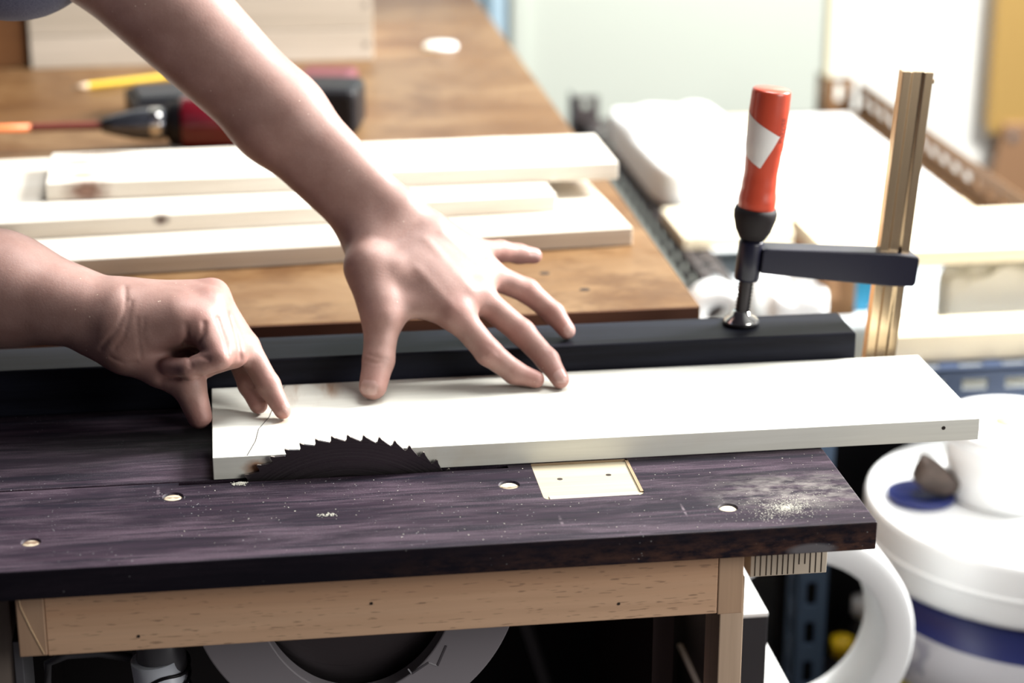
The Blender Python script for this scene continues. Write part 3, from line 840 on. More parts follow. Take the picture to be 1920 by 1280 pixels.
def puffy(name, mat, x0, x1, y0, y1, z0, z1, label, cat, amp=0.006, seed=0, sub=4, group=None):
    bmm = bmesh.new()
    bmesh.ops.create_cube(bmm, size=2.0)
    bmesh.ops.subdivide_edges(bmm, edges=list(bmm.edges), cuts=2 ** sub - 1, use_grid_fill=True)
    rr = random.Random(seed)
    ph = [(rr.uniform(1, 4), rr.uniform(1, 4), rr.uniform(0, 6), rr.uniform(0, 6)) for _ in range(7)]
    hx, hy, hz = (x1 - x0) / 2, (y1 - y0) / 2, (z1 - z0) / 2
    for v in bmm.verts:
        p = v.co.copy()
        n = 8.0
        k = (abs(p.x) ** n + abs(p.y) ** n + abs(p.z) ** n) ** (1 / n)
        p /= k
        top = max(0, p.z)
        w = sum(math.sin(a * p.x * 2 + c) * math.cos(b_ * p.y * 2 + d) for a, b_, c, d in ph) / 3
        fold = abs(math.sin(3.1 * p.x + 2.3 * p.y + w * 2)) - 0.5
        v.co = Vector(((x0 + x1) / 2 + p.x * hx, (y0 + y1) / 2 + p.y * hy, (z0 + z1) / 2 + p.z * hz + top * (w * amp + fold * amp * 0.7)))
    for f in bmm.faces: f.smooth = True
    mb = MB(); mb.join(bmm)
    return tag(mb.build(name, mat), label, cat, group)
puffy('wrapped_package', M['white_wrap'], 0.166, 0.345, 1.54, 1.985, -0.1995, -0.135, 'white plastic-wrapped package on the rack beside the workbench', 'package', 0.006, 2)
tag(MB().box(0.162, 0.606, 1.352, 1.500, -0.1996, -0.182, 0.001).build('plywood_strip', M['ply']), 'cream plywood strip across the rack in front of the white package', 'board')
tag(MB().box(0.360, 0.604, 1.502, 2.060, -0.1998, -0.183, 0.001).build('plywood_sheet', M['white_board']), 'pale plywood sheet lying lengthwise on the rack behind the clamp handle', 'board')
tag(MB().box(0.375, 0.45, 1.90, 2.00, -0.1828, -0.166, 0.001).build('plywood_offcut', M['ply']), 'small cream offcut at the far end of the pale plywood sheet', 'board')
# small wooden step on the rack
ws = empty('wooden_step', (0.245, 0.955, -0.2))
tag(ws, 'small wooden step standing on the rack behind the clamp rail', 'step')
MB().box(0.0, 0.395, -0.008, 0.165, 0.092, 0.110, 0.001).build('step_top', M['ply'], ws)
MB().box(0.002, 0.016, 0.0, 0.160, 0.05, 0.0918, 0.001).build('apron', M['post'], ws)
for x in (0.022, 0.33):
    MB().box(x, x + 0.042, 0.085, 0.135, 0.0002, 0.0918, 0.001).build('leg', M['post'], ws)
bb_ = empty('blue_box', (0.350, 1.20, -0.2397))
tag(bb_, 'blue plastic box beneath the wooden step on the rack', 'box')
MB().box(-0.034, 0.060, -0.03, 0.05, 0.0, 0.058, 0.004).build('body', M['blue'], bb_)
MB().box(-0.036, 0.062, -0.032, 0.052, 0.0582, 0.064, 0.002).build('lid', M['blue'], bb_)
puffy('crumpled_sheet', M['grey_cloth'], 0.405, 0.608, 0.975, 1.030, -0.2394, -0.135, 'crumpled grey-white plastic sheet under the wooden step', 'sheet', 0.014, 5)
tag(MB().box(0.300, 0.645, 0.865, 0.925, -0.1998, -0.166, 0.001).build('timber_batten', M['ply']), 'thick cream batten on the front rail of the rack', 'batten')
tag(MB().box(0.300, 0.372, 0.9252, 0.960, -0.1998, -0.158, 0.001).build('white_offcut', M['white_board']), 'short white offcut behind the left end of the thick batten', 'board')
ro = empty('tape_roll', (0.112, 0.955, -0.10))
tag(ro, 'white roll behind the clamp pad, leaning on the rack rail', 'roll')
ro.location = (0.118, 0.985, -0.205)
MB().lathe([(0.016, -0.022), (0.034, -0.022), (0.036, -0.02), (0.036, 0.02), (0.034, 0.022), (0.016, 0.022), (0.016, -0.022)], 40, 'Y', (0, 0, 0.0365), closed=True).build('film', M['white_plastic'], ro)
puffy('white_bag', M['white_wrap'], 0.172, 0.245, 0.93, 1.05, -0.1996, -0.135, 'small crumpled white bag on the rack just right of the clamp screw', 'bag', 0.010, 9)
# tape roll stands on a small ledge block between bench and rack
tag(MB().box(0.060, 0.152, 0.93, 1.06, -0.66, -0.2052, 0.002).build('narrow_carton', M['shelf']), 'narrow pale carton standing between workbench and rack', 'carton')

# hand saw hanging on the back wall at the right
hs = empty('hand_saw', (1.060, 2.585, -0.355))
tag(hs, 'hand saw hanging point up on the back wall at the right edge', 'saw')
sp = [(0.0, 0.0)]
nteeth = 34
for k in range(nteeth):
    z = 0.012 + k * 0.0145
    sp += [(0.006, z), (-0.010, z + 0.0072)]
zt = 0.012 + nteeth * 0.0145
sp += [(0.005, zt), (0.060, zt), (0.145, 0.0)]
MB().prism(sp, -0.001, 0.001, 'XZ').build('saw_blade', M['saw_flare_tint'], hs)
MB().prism([(0.030, 0.02), (0.13, 0.02), (0.14, -0.06), (0.15, -0.16), (0.06, -0.20), (-0.028, -0.19), (-0.030, -0.115), (0.012, -0.085)], -0.012, 0.010, 'XZ', 0.004).build('saw_handle', M['saw_handle'], hs)
MB().lathe([(0.010, 0), (0.010, 0.004), (0, 0.005)], 20, 'Y', (0.05, -0.0165, -0.005)).build('rivet', M['chrome'], hs)

# ------------------------------------------------------------------ white paint bucket and things on it
bk = empty('paint_bucket', (0.430, 0.690, -0.66))
tag(bk, 'large white lidded paint bucket with navy and teal label right of the saw table', 'bucket')
RB = 0.200
MB().lathe([(0, 0.0), (0.170, 0.0), (0.174, 0.004), (0.186, 0.30), (0.188, 0.325), (0, 0.325)], 72).build('body', M['white_plastic'], bk)
lid = MB().lathe([(0.189, 0.288), (0.199, 0.290), (RB, 0.296), (RB, 0.352), (0.1985, 0.358), (0.195, 0.3605), (0.186, 0.3600), (0.181, 0.3560), (0.178, 0.3545), (0.06, 0.3560), (0, 0.3565)], 72).build('lid', M['white_plastic'], bk)
MB().lathe([(RB + 0.0002, 0.318), (RB + 0.0018, 0.319), (RB + 0.0018, 0.323), (RB + 0.0002, 0.324)], 72).build('rim_ridge', M['white_plastic'], lid)
lm = new_mat('bucket_label', (0.8, 0.8, 0.8), 0.4)
t = NT(lm)
sx_ = t.n('ShaderNodeSeparateXYZ'); t.l(t.obj(), sx_.inputs[0])
zz = t.vramp(sx_.outputs['Z'], 0.06, 0.287, 0.0, 1.0)
colr = t.ramp(zz, (0.0, (0.02, 0.16, 0.25)), (0.46, (0.45, 0.36, 0.02)), (0.51, (0.50, 0.50, 0.53)), (0.80, (0.012, 0.02, 0.12)), interp='CONSTANT')
ang = t.n('ShaderNodeMath', operation='ARCTAN2'); t.l(sx_.outputs['Y'], ang.inputs[0]); t.l(sx_.outputs['X'], ang.inputs[1])
sn = t.n('ShaderNodeMath', operation='SINE'); t.l(t.mul(ang.outputs[0], 70.0), sn.inputs[0])
chain = t.mul(t.vramp(sn.outputs[0], -0.2, 0.2, 0.0, 1.0), t.mul(t.vramp(zz, 0.455, 0.465, 0.0, 1.0), t.vramp(zz, 0.50, 0.515, 1.0, 0.0)))
colr = t.mix(chain, colr, (0.70, 0.58, 0.03))
pat = t.mul(t.vramp(t.noise(t.coords((28, 28, 22), False), 1.0, 3.0), 0.52, 0.60, 0.0, 0.6), t.mul(t.vramp(zz, 0.53, 0.56, 0.0, 1.0), t.vramp(zz, 0.76, 0.80, 1.0, 0.0)))
colr = t.mix(pat, colr, (0.16, 0.16, 0.22))
t.color(colr)
MB().lathe([(0.1765, 0.055), (0.1768, 0.055), (0.1868, 0.286), (0.1864, 0.286)], 96).build('label', lm, bk)

bdisc = empty('blue_dish', (0.292, 0.714, -0.3042))
tag(bdisc, 'small royal blue dish lying on the big white bucket lid', 'dish')
MB().lathe([(0, 0), (0.036, 0), (0.0375, 0.002), (0.0375, 0.007), (0.034, 0.008), (0.032, 0.006), (0, 0.006)], 40).build('rim', M['blue_disc'], bdisc)
bmm = bmesh.new()
bmesh.ops.create_icosphere(bmm, subdivisions=3, radius=1.0)
for v in bmm.verts:
    p = v.co.copy()
    u = p.x
    w = 0.021 * (1.0 - 0.55 * u) if u < 0.5 else 0.021 * (0.72 - 0.10 * math.sin((u - 0.5) * 9))
    h = 0.024 * (1.05 - 0.75 * u)
    v.co = 0.74 * Vector((0.042 * u + 0.004 * math.sin(5 * p.z), p.y * w * (1 + 0.15 * math.sin(6 * u)), h * 0.85 + p.z * h))
zmin = min(v.co.z for v in bmm.verts)
for v in bmm.verts: v.co.z -= zmin
for f in bmm.faces: f.smooth = True
mb = MB(); mb.join(bmm)
lp = mb.build('wood_lump', M['brown_lump'], None, (0.310, 0.704, -0.2960), (0, 0, math.radians(-14)))
tag(lp, 'lumpy brown offcut resting on the small blue dish', 'offcut')

tb_ = empty('white_tub', (0.393, 0.715, -0.3033))
tag(tb_, 'smaller white tub standing on top of the big bucket lid', 'tub')
MB().lathe([(0, 0), (0.066, 0), (0.068, 0.003), (0.074, 0.076), (0, 0.076)], 56).build('body', M['white_plastic'], tb_)
tl = MB().lathe([(0.0755, 0.068), (0.078, 0.069), (0.0785, 0.0830), (0.077, 0.0848), (0.072, 0.0835), (0, 0.0835)], 56).build('lid', M['white_plastic'], tb_)
MB().lathe([(0.050, 0.0836), (0.050, 0.0839), (0.045, 0.0839), (0.045, 0.0836), (0.050, 0.0836)], 56, closed=True).build('printed_ring', new_mat('pink_print', (0.62, 0.36, 0.36), 0.5), tl)
MB().lathe([(0, 0.0836), (0.022, 0.0836), (0.022, 0.0839), (0, 0.0839)], 40).build('printed_spot', new_mat('yellow_print', (0.82, 0.74, 0.28), 0.5), tl)

# white ring standing under the table corner, on a dark crate
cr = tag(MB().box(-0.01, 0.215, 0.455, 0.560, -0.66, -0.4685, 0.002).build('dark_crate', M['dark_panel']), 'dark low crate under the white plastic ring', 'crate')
rg = [(0.0900, -0.033), (0.0925, -0.035), (0.1185, -0.035), (0.1210, -0.033), (0.1215, 0.0), (0.1210, 0.033), (0.1185, 0.035), (0.0925, 0.035), (0.0900, 0.033), (0.0895, 0.0), (0.0900, -0.033)]
ring = MB().lathe(rg, 96, 'Y', closed=True).build('plastic_ring', M['white_plastic'], None, (0.0855, 0.505, -0.3465))
tag(ring, 'large white plastic ring standing on edge below the right table corner', 'ring')
# cartons with white tops beside the table leg
for nm, d_, lb in (('carton', (-0.052, -0.0075, 0.250, 0.384, -0.2898, -0.195), 'dark fronted carton with a bright white top beside the table leg'),
                   ('carton', (-0.056, 0.027, 0.245, 0.384, -0.66, -0.2902), 'larger white topped carton at the bottom, below the dark fronted one')):
    r = empty(nm, (0, 0, 0))
    x0, x1, y0, y1, z0, z1 = d_
    tag(r, lb, 'carton')
    MB().box(x0, x1, y0, y1, z0, z1 - 0.004, 0.001).build('body', M['dark_panel'] if z1 < -0.25 else new_mat('charcoal_front', (0.022, 0.020, 0.024), 0.8), r)
    MB().box(x0, x1, y0 - 0.0005, y1, z1 - 0.004, z1, 0.0008).build('top', M['white_board'], r)
# bottles in the dark below the rack
for i, (x, y, h, cap, lb) in enumerate(((0.300, 0.912, 0.115, 'white_plastic', 'grey capped bottle standing in the dark below the rack'), (0.262, 0.868, 0.085, 'yellow', 'short bottle with a yellow cap behind the steel post'))):
    r = empty('bottle', (x, y, -0.66))
    tag(r, lb, 'bottle')
    MB().lathe([(0, 0), (0.026, 0), (0.028, 0.004), (0.028, h * 0.75), (0.014, h * 0.95), (0.012, h), (0, h)], 32).build('body', M['black'], r)
    MB().lathe([(0, h + 0.0002), (0.014, h + 0.0002), (0.014, h + 0.022), (0, h + 0.023)], 24).build('cap', M[cap], r)
bn_ = empty('dark_gap_box', (0.33, 1.03, -0.66))  # added black box, stands in for the dark gap under the rack
tag(bn_, 'added black box that darkens the gap under the rack, left behind the white bucket', 'crate')
MB().box(-0.13, 0.20, -0.085, 0.12, 0, 0.385, 0.004).build('body', M['black'], bn_)
MB().box(-0.133, 0.203, -0.088, 0.123, 0.3852, 0.400, 0.003).build('lid', M['black'], bn_)
# ------------------------------------------------------------------ person: two forearms and hands, shirt sleeve
def V3(*a): return np.array(a, dtype=np.float32)


def smin(a, b, k):
    h = np.clip(0.5 + 0.5 * (b - a) / k, 0.0, 1.0)
    return b + (a - b) * h - k * h * (1.0 - h)


def cone(p, a, b, ra, rb):
    ab = b - a
    L2 = float(ab.dot(ab)) + 1e-12
    q = p - a
    tt = np.clip((q @ ab) / L2, 0.0, 1.0)
    d = q - tt[..., None] * ab
    return np.sqrt((d * d).sum(-1)) - (ra + (rb - ra) * tt)


def seg_dist(p, pts):
    best = None
    for a, b in zip(pts[:-1], pts[1:]):
        d = cone(p, a, b, 0.0, 0.0)
        best = d if best is None else np.minimum(best, d)
    return best


CAMX, CAMY, CAMZ = V3(0.9903, -0.1392, 0.0010), V3(0.0446, 0.3237, 0.9451), V3(-0.1319, -0.9359, 0.3268)


def nz(v): return v / np.linalg.norm(v)


def chain(joints, radii, i0=0):
    J = [V3(*j) for j in joints]
    return [(J[i], J[i + 1], radii[i], radii[i + 1]) for i in range(i0, len(J) - 1)]


# ---- left hand, spread flat with thumb, index and middle on the board
LJ = {
    'thumb': [(-0.342, 0.316, 0.110), (-0.3335, 0.284, 0.0755), (-0.3385, 0.265, 0.047), (-0.3445, 0.2510, 0.0300)],
    'index': [(-0.272, 0.284, 0.076), (-0.248, 0.268, 0.048), (-0.2275, 0.263, 0.0315), (-0.2105, 0.2590, 0.0258)],
    'middle': [(-0.253, 0.308, 0.085), (-0.217, 0.291, 0.056), (-0.1985, 0.272, 0.0375), (-0.1905, 0.2555, 0.0258)],
    'ring': [(-0.241, 0.337, 0.094), (-0.206, 0.336, 0.0775), (-0.185, 0.325, 0.0600), (-0.1755, 0.3145, 0.0478)],
    'pinky': [(-0.250, 0.360, 0.107), (-0.2235, 0.378, 0.1010), (-0.2065, 0.386, 0.0955), (-0.1925, 0.388, 0.0925)],
}
LR = {'thumb': [0.0165, 0.0148, 0.0128, 0.0115], 'index': [0.0122, 0.0110, 0.0095, 0.0074], 'middle': [0.0120, 0.0108, 0.0095, 0.0074],
      'ring': [0.0115, 0.0103, 0.0092, 0.0074], 'pinky': [0.0105, 0.0092, 0.0085, 0.0070]}
W = V3(-0.328, 0.357, 0.140); E_ = V3(-0.548, 0.424, 0.366); SL = V3(-0.840, 0.475, 0.470)
wd = nz(0.78 * CAMX + 0.62 * CAMY)
ax = nz(E_ - W)
F1 = V3(-0.4095, 0.391, 0.2205)
LP = [  # a, b, ra, rb, k
    (W - wd * 0.0120, F1 - wd * 0.0085, 0.0200, 0.0280, 0.018), (W + wd * 0.0130, F1 + wd * 0.0095, 0.0195, 0.0290, 0.016),
    (F1 - wd * 0.0085, E_ - wd * 0.006, 0.0280, 0.0440, 0.02), (F1 + wd * 0.0095, E_ + wd * 0.006, 0.0290, 0.0440, 0.02),
    (E_, SL, 0.0470, 0.0560, 0.02),
    (W - wd * 0.010 - ax * 0.012, V3(*LJ['index'][0]), 0.0165, 0.0122, 0.016),
    (W - wd * 0.001 - ax * 0.012, V3(*LJ['middle'][0]), 0.0165, 0.0124, 0.016),
    (W + wd * 0.008 - ax * 0.010, V3(*LJ['ring'][0]), 0.0160, 0.0120, 0.016),
    (W + wd * 0.015 - ax * 0.006, V3(*LJ['pinky'][0]), 0.0155, 0.0115, 0.016),
    (W - wd * 0.008 - CAMZ * 0.014, V3(*LJ['thumb'][0]), 0.0215, 0.0168, 0.026),
    (V3(*LJ['thumb'][0]), V3(*LJ['thumb'][1]), 0.0165, 0.0150, 0.012),
    (V3(-0.326, 0.290, 0.086), V3(-0.282, 0.289, 0.080), 0.0100, 0.0095, 0.016),
    (V3(-0.318, 0.310, 0.105), V3(-0.276, 0.300, 0.088), 0.0140, 0.0120, 0.018),
    (V3(-0.300, 0.325, 0.112), V3(-0.263, 0.300, 0.085), 0.0135, 0.0115, 0.016),
    (V3(-0.290, 0.338, 0.118), V3(-0.248, 0.323, 0.090), 0.0130, 0.0112, 0.016),
    (V3(-0.285, 0.350, 0.124), V3(-0.247, 0.348, 0.100), 0.0130, 0.0108, 0.016),
]
# ---- right hand, seen from its little-finger side
RJ = {
    'thumb': [(-0.540, 0.252, 0.070), (-0.513, 0.240, 0.0560), (-0.4910, 0.231, 0.0460), (-0.4835, 0.2235, 0.0215)],
    'index': [(-0.471, 0.300, 0.095), (-0.4535, 0.269, 0.063), (-0.443, 0.2435, 0.0385), (-0.4370, 0.2305, 0.0262)],
    'middle': [(-0.470, 0.281, 0.1015), (-0.4445, 0.2515, 0.0685), (-0.4285, 0.2305, 0.0425), (-0.4185, 0.2160, 0.0262)],
    'ring': [(-0.473, 0.258, 0.1010), (-0.4545, 0.2300, 0.0690), (-0.479, 0.238, 0.0580), (-0.496, 0.248, 0.0580)],
    'pinky': [(-0.4800, 0.240, 0.0930), (-0.4660, 0.2130, 0.0735), (-0.489, 0.2165, 0.0640), (-0.5050, 0.2270, 0.0630)],
}
RR = {'thumb': [0.0150, 0.0130, 0.0136, 0.0100], 'index': [0.0120, 0.0106, 0.0092, 0.0074], 'middle': [0.0120, 0.0104, 0.0092, 0.0072],
      'ring': [0.0115, 0.0102, 0.0092, 0.0080], 'pinky': [0.0105, 0.0096, 0.0086, 0.0074]}
W2 = V3(-0.547, 0.266, 0.0935); F2 = V3(-0.638, 0.304, 0.108); E2 = V3(-0.768, 0.356, 0.130); SR = V3(-0.920, 0.200, 0.370)
dp = nz(V3(0.15, 0.95, -0.10))
RP = [
    (W2 - dp * 0.009, F2 - dp * 0.008, 0.0245, 0.0405, 0.012), (W2 + dp * 0.014, F2 + dp * 0.008, 0.0240, 0.0405, 0.012),
    (F2, E2, 0.0430, 0.0460, 0.02), (E2, SR, 0.0440, 0.0560, 0.02),
    (W2 + dp * 0.016 + V3(0.006, 0, 0.002), V3(*RJ['index'][0]), 0.0170, 0.0130, 0.018),
    (W2 + dp * 0.004 + V3(0.006, 0, 0.004), V3(*RJ['middle'][0]), 0.0190, 0.0132, 0.018),
    (W2 - dp * 0.004 + V3(0.008, 0, 0.002), V3(*RJ['ring'][0]), 0.0200, 0.0140, 0.018),
    (W2 - dp * 0.011 + V3(0.010, 0, -0.004), V3(*RJ['pinky'][0]), 0.0190, 0.0140, 0.018),
    # heel of the hand on the little-finger side
    (V3(-0.540, 0.2480, 0.0810), V3(-0.497, 0.2420, 0.0960), 0.0180, 0.0150, 0.016),
    (V3(-0.560, 0.2620, 0.0800), V3(-0.540, 0.2520, 0.0660), 0.0190, 0.0150, 0.014),
    (V3(-0.540, 0.2520, 0.0700), V3(-0.513, 0.2400, 0.0560), 0.0150, 0.0130, 0.010),
    (V3(*RJ['ring'][0]), V3(*RJ['ring'][1]), 0.0125, 0.0102, 0.008), (V3(*RJ['pinky'][0]), V3(*RJ['pinky'][1]), 0.0120, 0.0098, 0.008),
    (V3(-0.520, 0.2680, 0.0780), V3(-0.472, 0.2640, 0.0750), 0.0200, 0.0185, 0.012),
    (V3(-0.4780, 0.2480, 0.0920), V3(-0.4625, 0.2240, 0.0735), 0.0108, 0.0095, 0.010),
    (V3(-0.4720, 0.2680, 0.0960), V3(-0.4510, 0.2420, 0.0700), 0.0110, 0.0095, 0.010),
]
YOKE = [(SL, SR, 0.060, 0.060, 0.03)]
# the board and the bar that the soft finger pads flatten against
SOLIDS = [(-0.4742, 0.13, 0.1430, 0.2954, 0.0, 0.0185), (-0.76, 0.0725, 0.2973, 0.3552, 0.0, 0.0406)]
CREASES = [
    ([V3(-0.5363, 0.2539, 0.1218), V3(-0.5361, 0.2489, 0.1200), V3(-0.5360, 0.2448, 0.1179), V3(-0.5359, 0.2415, 0.1156), V3(-0.5360, 0.2384, 0.1130), V3(-0.5362, 0.2356, 0.1103), V3(-0.5365, 0.2333, 0.1074), V3(-0.5383, 0.2311, 0.1042), V3(-0.5403, 0.2295, 0.1007), V3(-0.5422, 0.2282, 0.0972), V3(-0.5451, 0.2276, 0.0939), V3(-0.5480, 0.2275, 0.0904), V3(-0.5510, 0.2283, 0.0867), V3(-0.5531, 0.2294, 0.0838), V3(-0.5552, 0.2310, 0.0807), V3(-0.5575, 0.2331, 0.0774)], 0.0016, 0.0014),
    ([V3(-0.5318, 0.2399, 0.1138), V3(-0.5327, 0.2359, 0.1102), V3(-0.5336, 0.2326, 0.1064), V3(-0.5346, 0.2301, 0.1023), V3(-0.5360, 0.2282, 0.0981), V3(-0.5375, 0.2270, 0.0936), V3(-0.5389, 0.2265, 0.0889), V3(-0.5414, 0.2265, 0.0858), V3(-0.5440, 0.2269, 0.0826), V3(-0.5465, 0.2279, 0.0791)], 0.0014, 0.001),
    ([V3(-0.5277, 0.2297, 0.1021), V3(-0.5276, 0.2280, 0.0986), V3(-0.5275, 0.2268, 0.0949), V3(-0.5274, 0.2261, 0.0911), V3(-0.5272, 0.2260, 0.0870), V3(-0.5271, 0.2266, 0.0827), V3(-0.5270, 0.2282, 0.0781), V3(-0.5269, 0.2294, 0.0750), V3(-0.5268, 0.2301, 0.0721), V3(-0.5267, 0.2303, 0.0694)], 0.0014, 0.0007),
    ([V3(-0.5224, 0.2291, 0.1021), V3(-0.5229, 0.2275, 0.0986), V3(-0.5235, 0.2265, 0.0949), V3(-0.5241, 0.2259, 0.0910), V3(-0.5235, 0.2259, 0.0878), V3(-0.5229, 0.2263, 0.0844), V3(-0.5223, 0.2274, 0.0808)], 0.0014, 0.0005),
    ([V3(-0.5496, 0.2314, 0.0710), V3(-0.5463, 0.2309, 0.0693), V3(-0.5430, 0.2308, 0.0674), V3(-0.5397, 0.2311, 0.0654), V3(-0.5365, 0.2306, 0.0659), V3(-0.5333, 0.2304, 0.0664), V3(-0.5301, 0.2303, 0.0669)], 0.0014, 0.001),
    ([V3(-0.4903, 0.2240, 0.0962), V3(-0.4903, 0.2238, 0.0934), V3(-0.4903, 0.2241, 0.0904), V3(-0.4904, 0.2249, 0.0871), V3(-0.4915, 0.2264, 0.0843), V3(-0.4926, 0.2290, 0.0812), V3(-0.4938, 0.2339, 0.0772)], 0.0018, 0.0022),
    ([V3(-0.4763, 0.2246, 0.0984), V3(-0.4767, 0.2229, 0.0959), V3(-0.4771, 0.2213, 0.0934), V3(-0.4775, 0.2197, 0.0909), V3(-0.4787, 0.2188, 0.0885), V3(-0.4799, 0.2184, 0.0860), V3(-0.4811, 0.2190, 0.0830)], 0.0018, 0.0025),
    ([V3(-0.4655, 0.2332, 0.0990), V3(-0.4638, 0.2293, 0.0942), V3(-0.4622, 0.2244, 0.0898), V3(-0.4605, 0.2184, 0.0858), V3(-0.4598, 0.2137, 0.0831), V3(-0.4592, 0.2095, 0.0803), V3(-0.4585, 0.2070, 0.0769)], 0.0018, 0.002),
    ([V3(-0.4555, 0.2477, 0.0964), V3(-0.4539, 0.2419, 0.0914), V3(-0.4522, 0.2354, 0.0865), V3(-0.4506, 0.2292, 0.0816), V3(-0.4501, 0.2240, 0.0782), V3(-0.4497, 0.2207, 0.0742), V3(-0.4492, 0.2202, 0.0692)], 0.0018, 0.0022),
    ([V3(-0.4868, 0.2128, 0.0741), V3(-0.4849, 0.2124, 0.0748), V3(-0.4830, 0.2119, 0.0757), V3(-0.4810, 0.2114, 0.0765), V3(-0.4787, 0.2088, 0.0761), V3(-0.4764, 0.2069, 0.0755), V3(-0.4742, 0.2055, 0.0747)], 0.0013, 0.0014),
    ([V3(-0.4899, 0.2419, 0.0662), V3(-0.4888, 0.2124, 0.0733), V3(-0.4883, 0.2093, 0.0711), V3(-0.4879, 0.2076, 0.0685)], 0.0015, 0.0014),
    ([V3(-0.5127, 0.2251, 0.0529), V3(-0.5096, 0.2243, 0.0534), V3(-0.5066, 0.2234, 0.0541), V3(-0.5035, 0.2226, 0.0546), V3(-0.4996, 0.2216, 0.0550), V3(-0.4955, 0.2122, 0.0583), V3(-0.4916, 0.2085, 0.0596), V3(-0.4886, 0.2079, 0.0599), V3(-0.4856, 0.2083, 0.0600), V3(-0.4826, 0.2094, 0.0597)], 0.0018, 0.0018),
    ([V3(-0.3506, 0.2586, 0.0500), V3(-0.3479, 0.2547, 0.0503), V3(-0.3450, 0.2524, 0.0501), V3(-0.3422, 0.2510, 0.0496), V3(-0.3396, 0.2508, 0.0497), V3(-0.3370, 0.2510, 0.0496), V3(-0.3344, 0.2518, 0.0494)], 0.0011, 0.0009),
    ([V3(-0.3476, 0.2577, 0.0543), V3(-0.3447, 0.2551, 0.0542), V3(-0.3419, 0.2535, 0.0537), V3(-0.3389, 0.2526, 0.0529), V3(-0.3367, 0.2525, 0.0524), V3(-0.3344, 0.2528, 0.0517), V3(-0.3320, 0.2536, 0.0509)], 0.0011, 0.0009),
    ([V3(-0.2926, 0.3214, 0.1299), V3(-0.2860, 0.3155, 0.1230), V3(-0.2794, 0.3090, 0.1162), V3(-0.2729, 0.3013, 0.1098), V3(-0.2685, 0.2964, 0.1057), V3(-0.2640, 0.2922, 0.1013), V3(-0.2594, 0.2892, 0.0965)], 0.0045, -0.0007),
    ([V3(-0.3018, 0.2976, 0.1122), V3(-0.2973, 0.2929, 0.1072), V3(-0.2927, 0.2883, 0.1022), V3(-0.2881, 0.2837, 0.0972), V3(-0.2845, 0.2802, 0.0933), V3(-0.2808, 0.2767, 0.0894), V3(-0.2772, 0.2730, 0.0855)], 0.0045, -0.0007),
    ([V3(-0.2781, 0.3322, 0.1331), V3(-0.2724, 0.3304, 0.1280), V3(-0.2668, 0.3284, 0.1230), V3(-0.2611, 0.3261, 0.1181), V3(-0.2562, 0.3238, 0.1137), V3(-0.2513, 0.3214, 0.1095), V3(-0.2464, 0.3190, 0.1052)], 0.0045, -0.0007),
    ([V3(-0.2513, 0.2607, 0.0583), V3(-0.2498, 0.2599, 0.0572), V3(-0.2483, 0.2592, 0.0562), V3(-0.2468, 0.2586, 0.0551), V3(-0.2450, 0.2579, 0.0534), V3(-0.2431, 0.2576, 0.0516), V3(-0.2413, 0.2575, 0.0497)], 0.001, 0.0005),
    ([V3(-0.2204, 0.2806, 0.0602), V3(-0.2189, 0.2807, 0.0613), V3(-0.2174, 0.2811, 0.0624), V3(-0.2158, 0.2819, 0.0633), V3(-0.2146, 0.2829, 0.0641), V3(-0.2134, 0.2843, 0.0648), V3(-0.2120, 0.2861, 0.0654)], 0.001, 0.0005),
    ([V3(-0.2099, 0.3252, 0.0798), V3(-0.2092, 0.3253, 0.0809), V3(-0.2084, 0.3256, 0.0821), V3(-0.2076, 0.3261, 0.0832), V3(-0.2070, 0.3267, 0.0842), V3(-0.2064, 0.3274, 0.0852), V3(-0.2059, 0.3284, 0.0861)], 0.001, 0.0005),
    ([V3(-0.2029, 0.2637, 0.0420), V3(-0.2011, 0.2639, 0.0434), V3(-0.1993, 0.2645, 0.0446), V3(-0.1973, 0.2657, 0.0456)], 0.001, 0.0005),
]
NAILS = [
    (V3(-0.3493, 0.2408, 0.0322), V3(-0.416, -0.890, 0.188), V3(-0.062, -0.178, -0.982), 0.0072, 0.0062),
    (V3(-0.1904, 0.2505, 0.0312), V3(0.020, -0.679, 0.734), V3(0.502, -0.628, -0.594), 0.0052, 0.006),
    (V3(-0.1730, 0.3078, 0.0498), V3(0.342, -0.902, 0.263), V3(0.607, -0.002, -0.795), 0.005, 0.006),
    (V3(-0.1927, 0.3826, 0.0977), V3(0.343, -0.694, 0.633), V3(0.937, 0.202, -0.286), 0.0048, 0.0058),
    (V3(-0.4127, 0.2123, 0.0284), V3(0.801, -0.515, 0.306), V3(0.515, 0.331, -0.791), 0.0048, 0.006),
]

TONE = [(V3(*H[f][i]), r) for H in (LJ, RJ) for f in H for i, r in ((1, 0.011), (2, 0.008), (3, 0.012))]
TONE += [(V3(*H[f][0]), 0.014) for H in (LJ, RJ) for f in H if f != 'thumb']


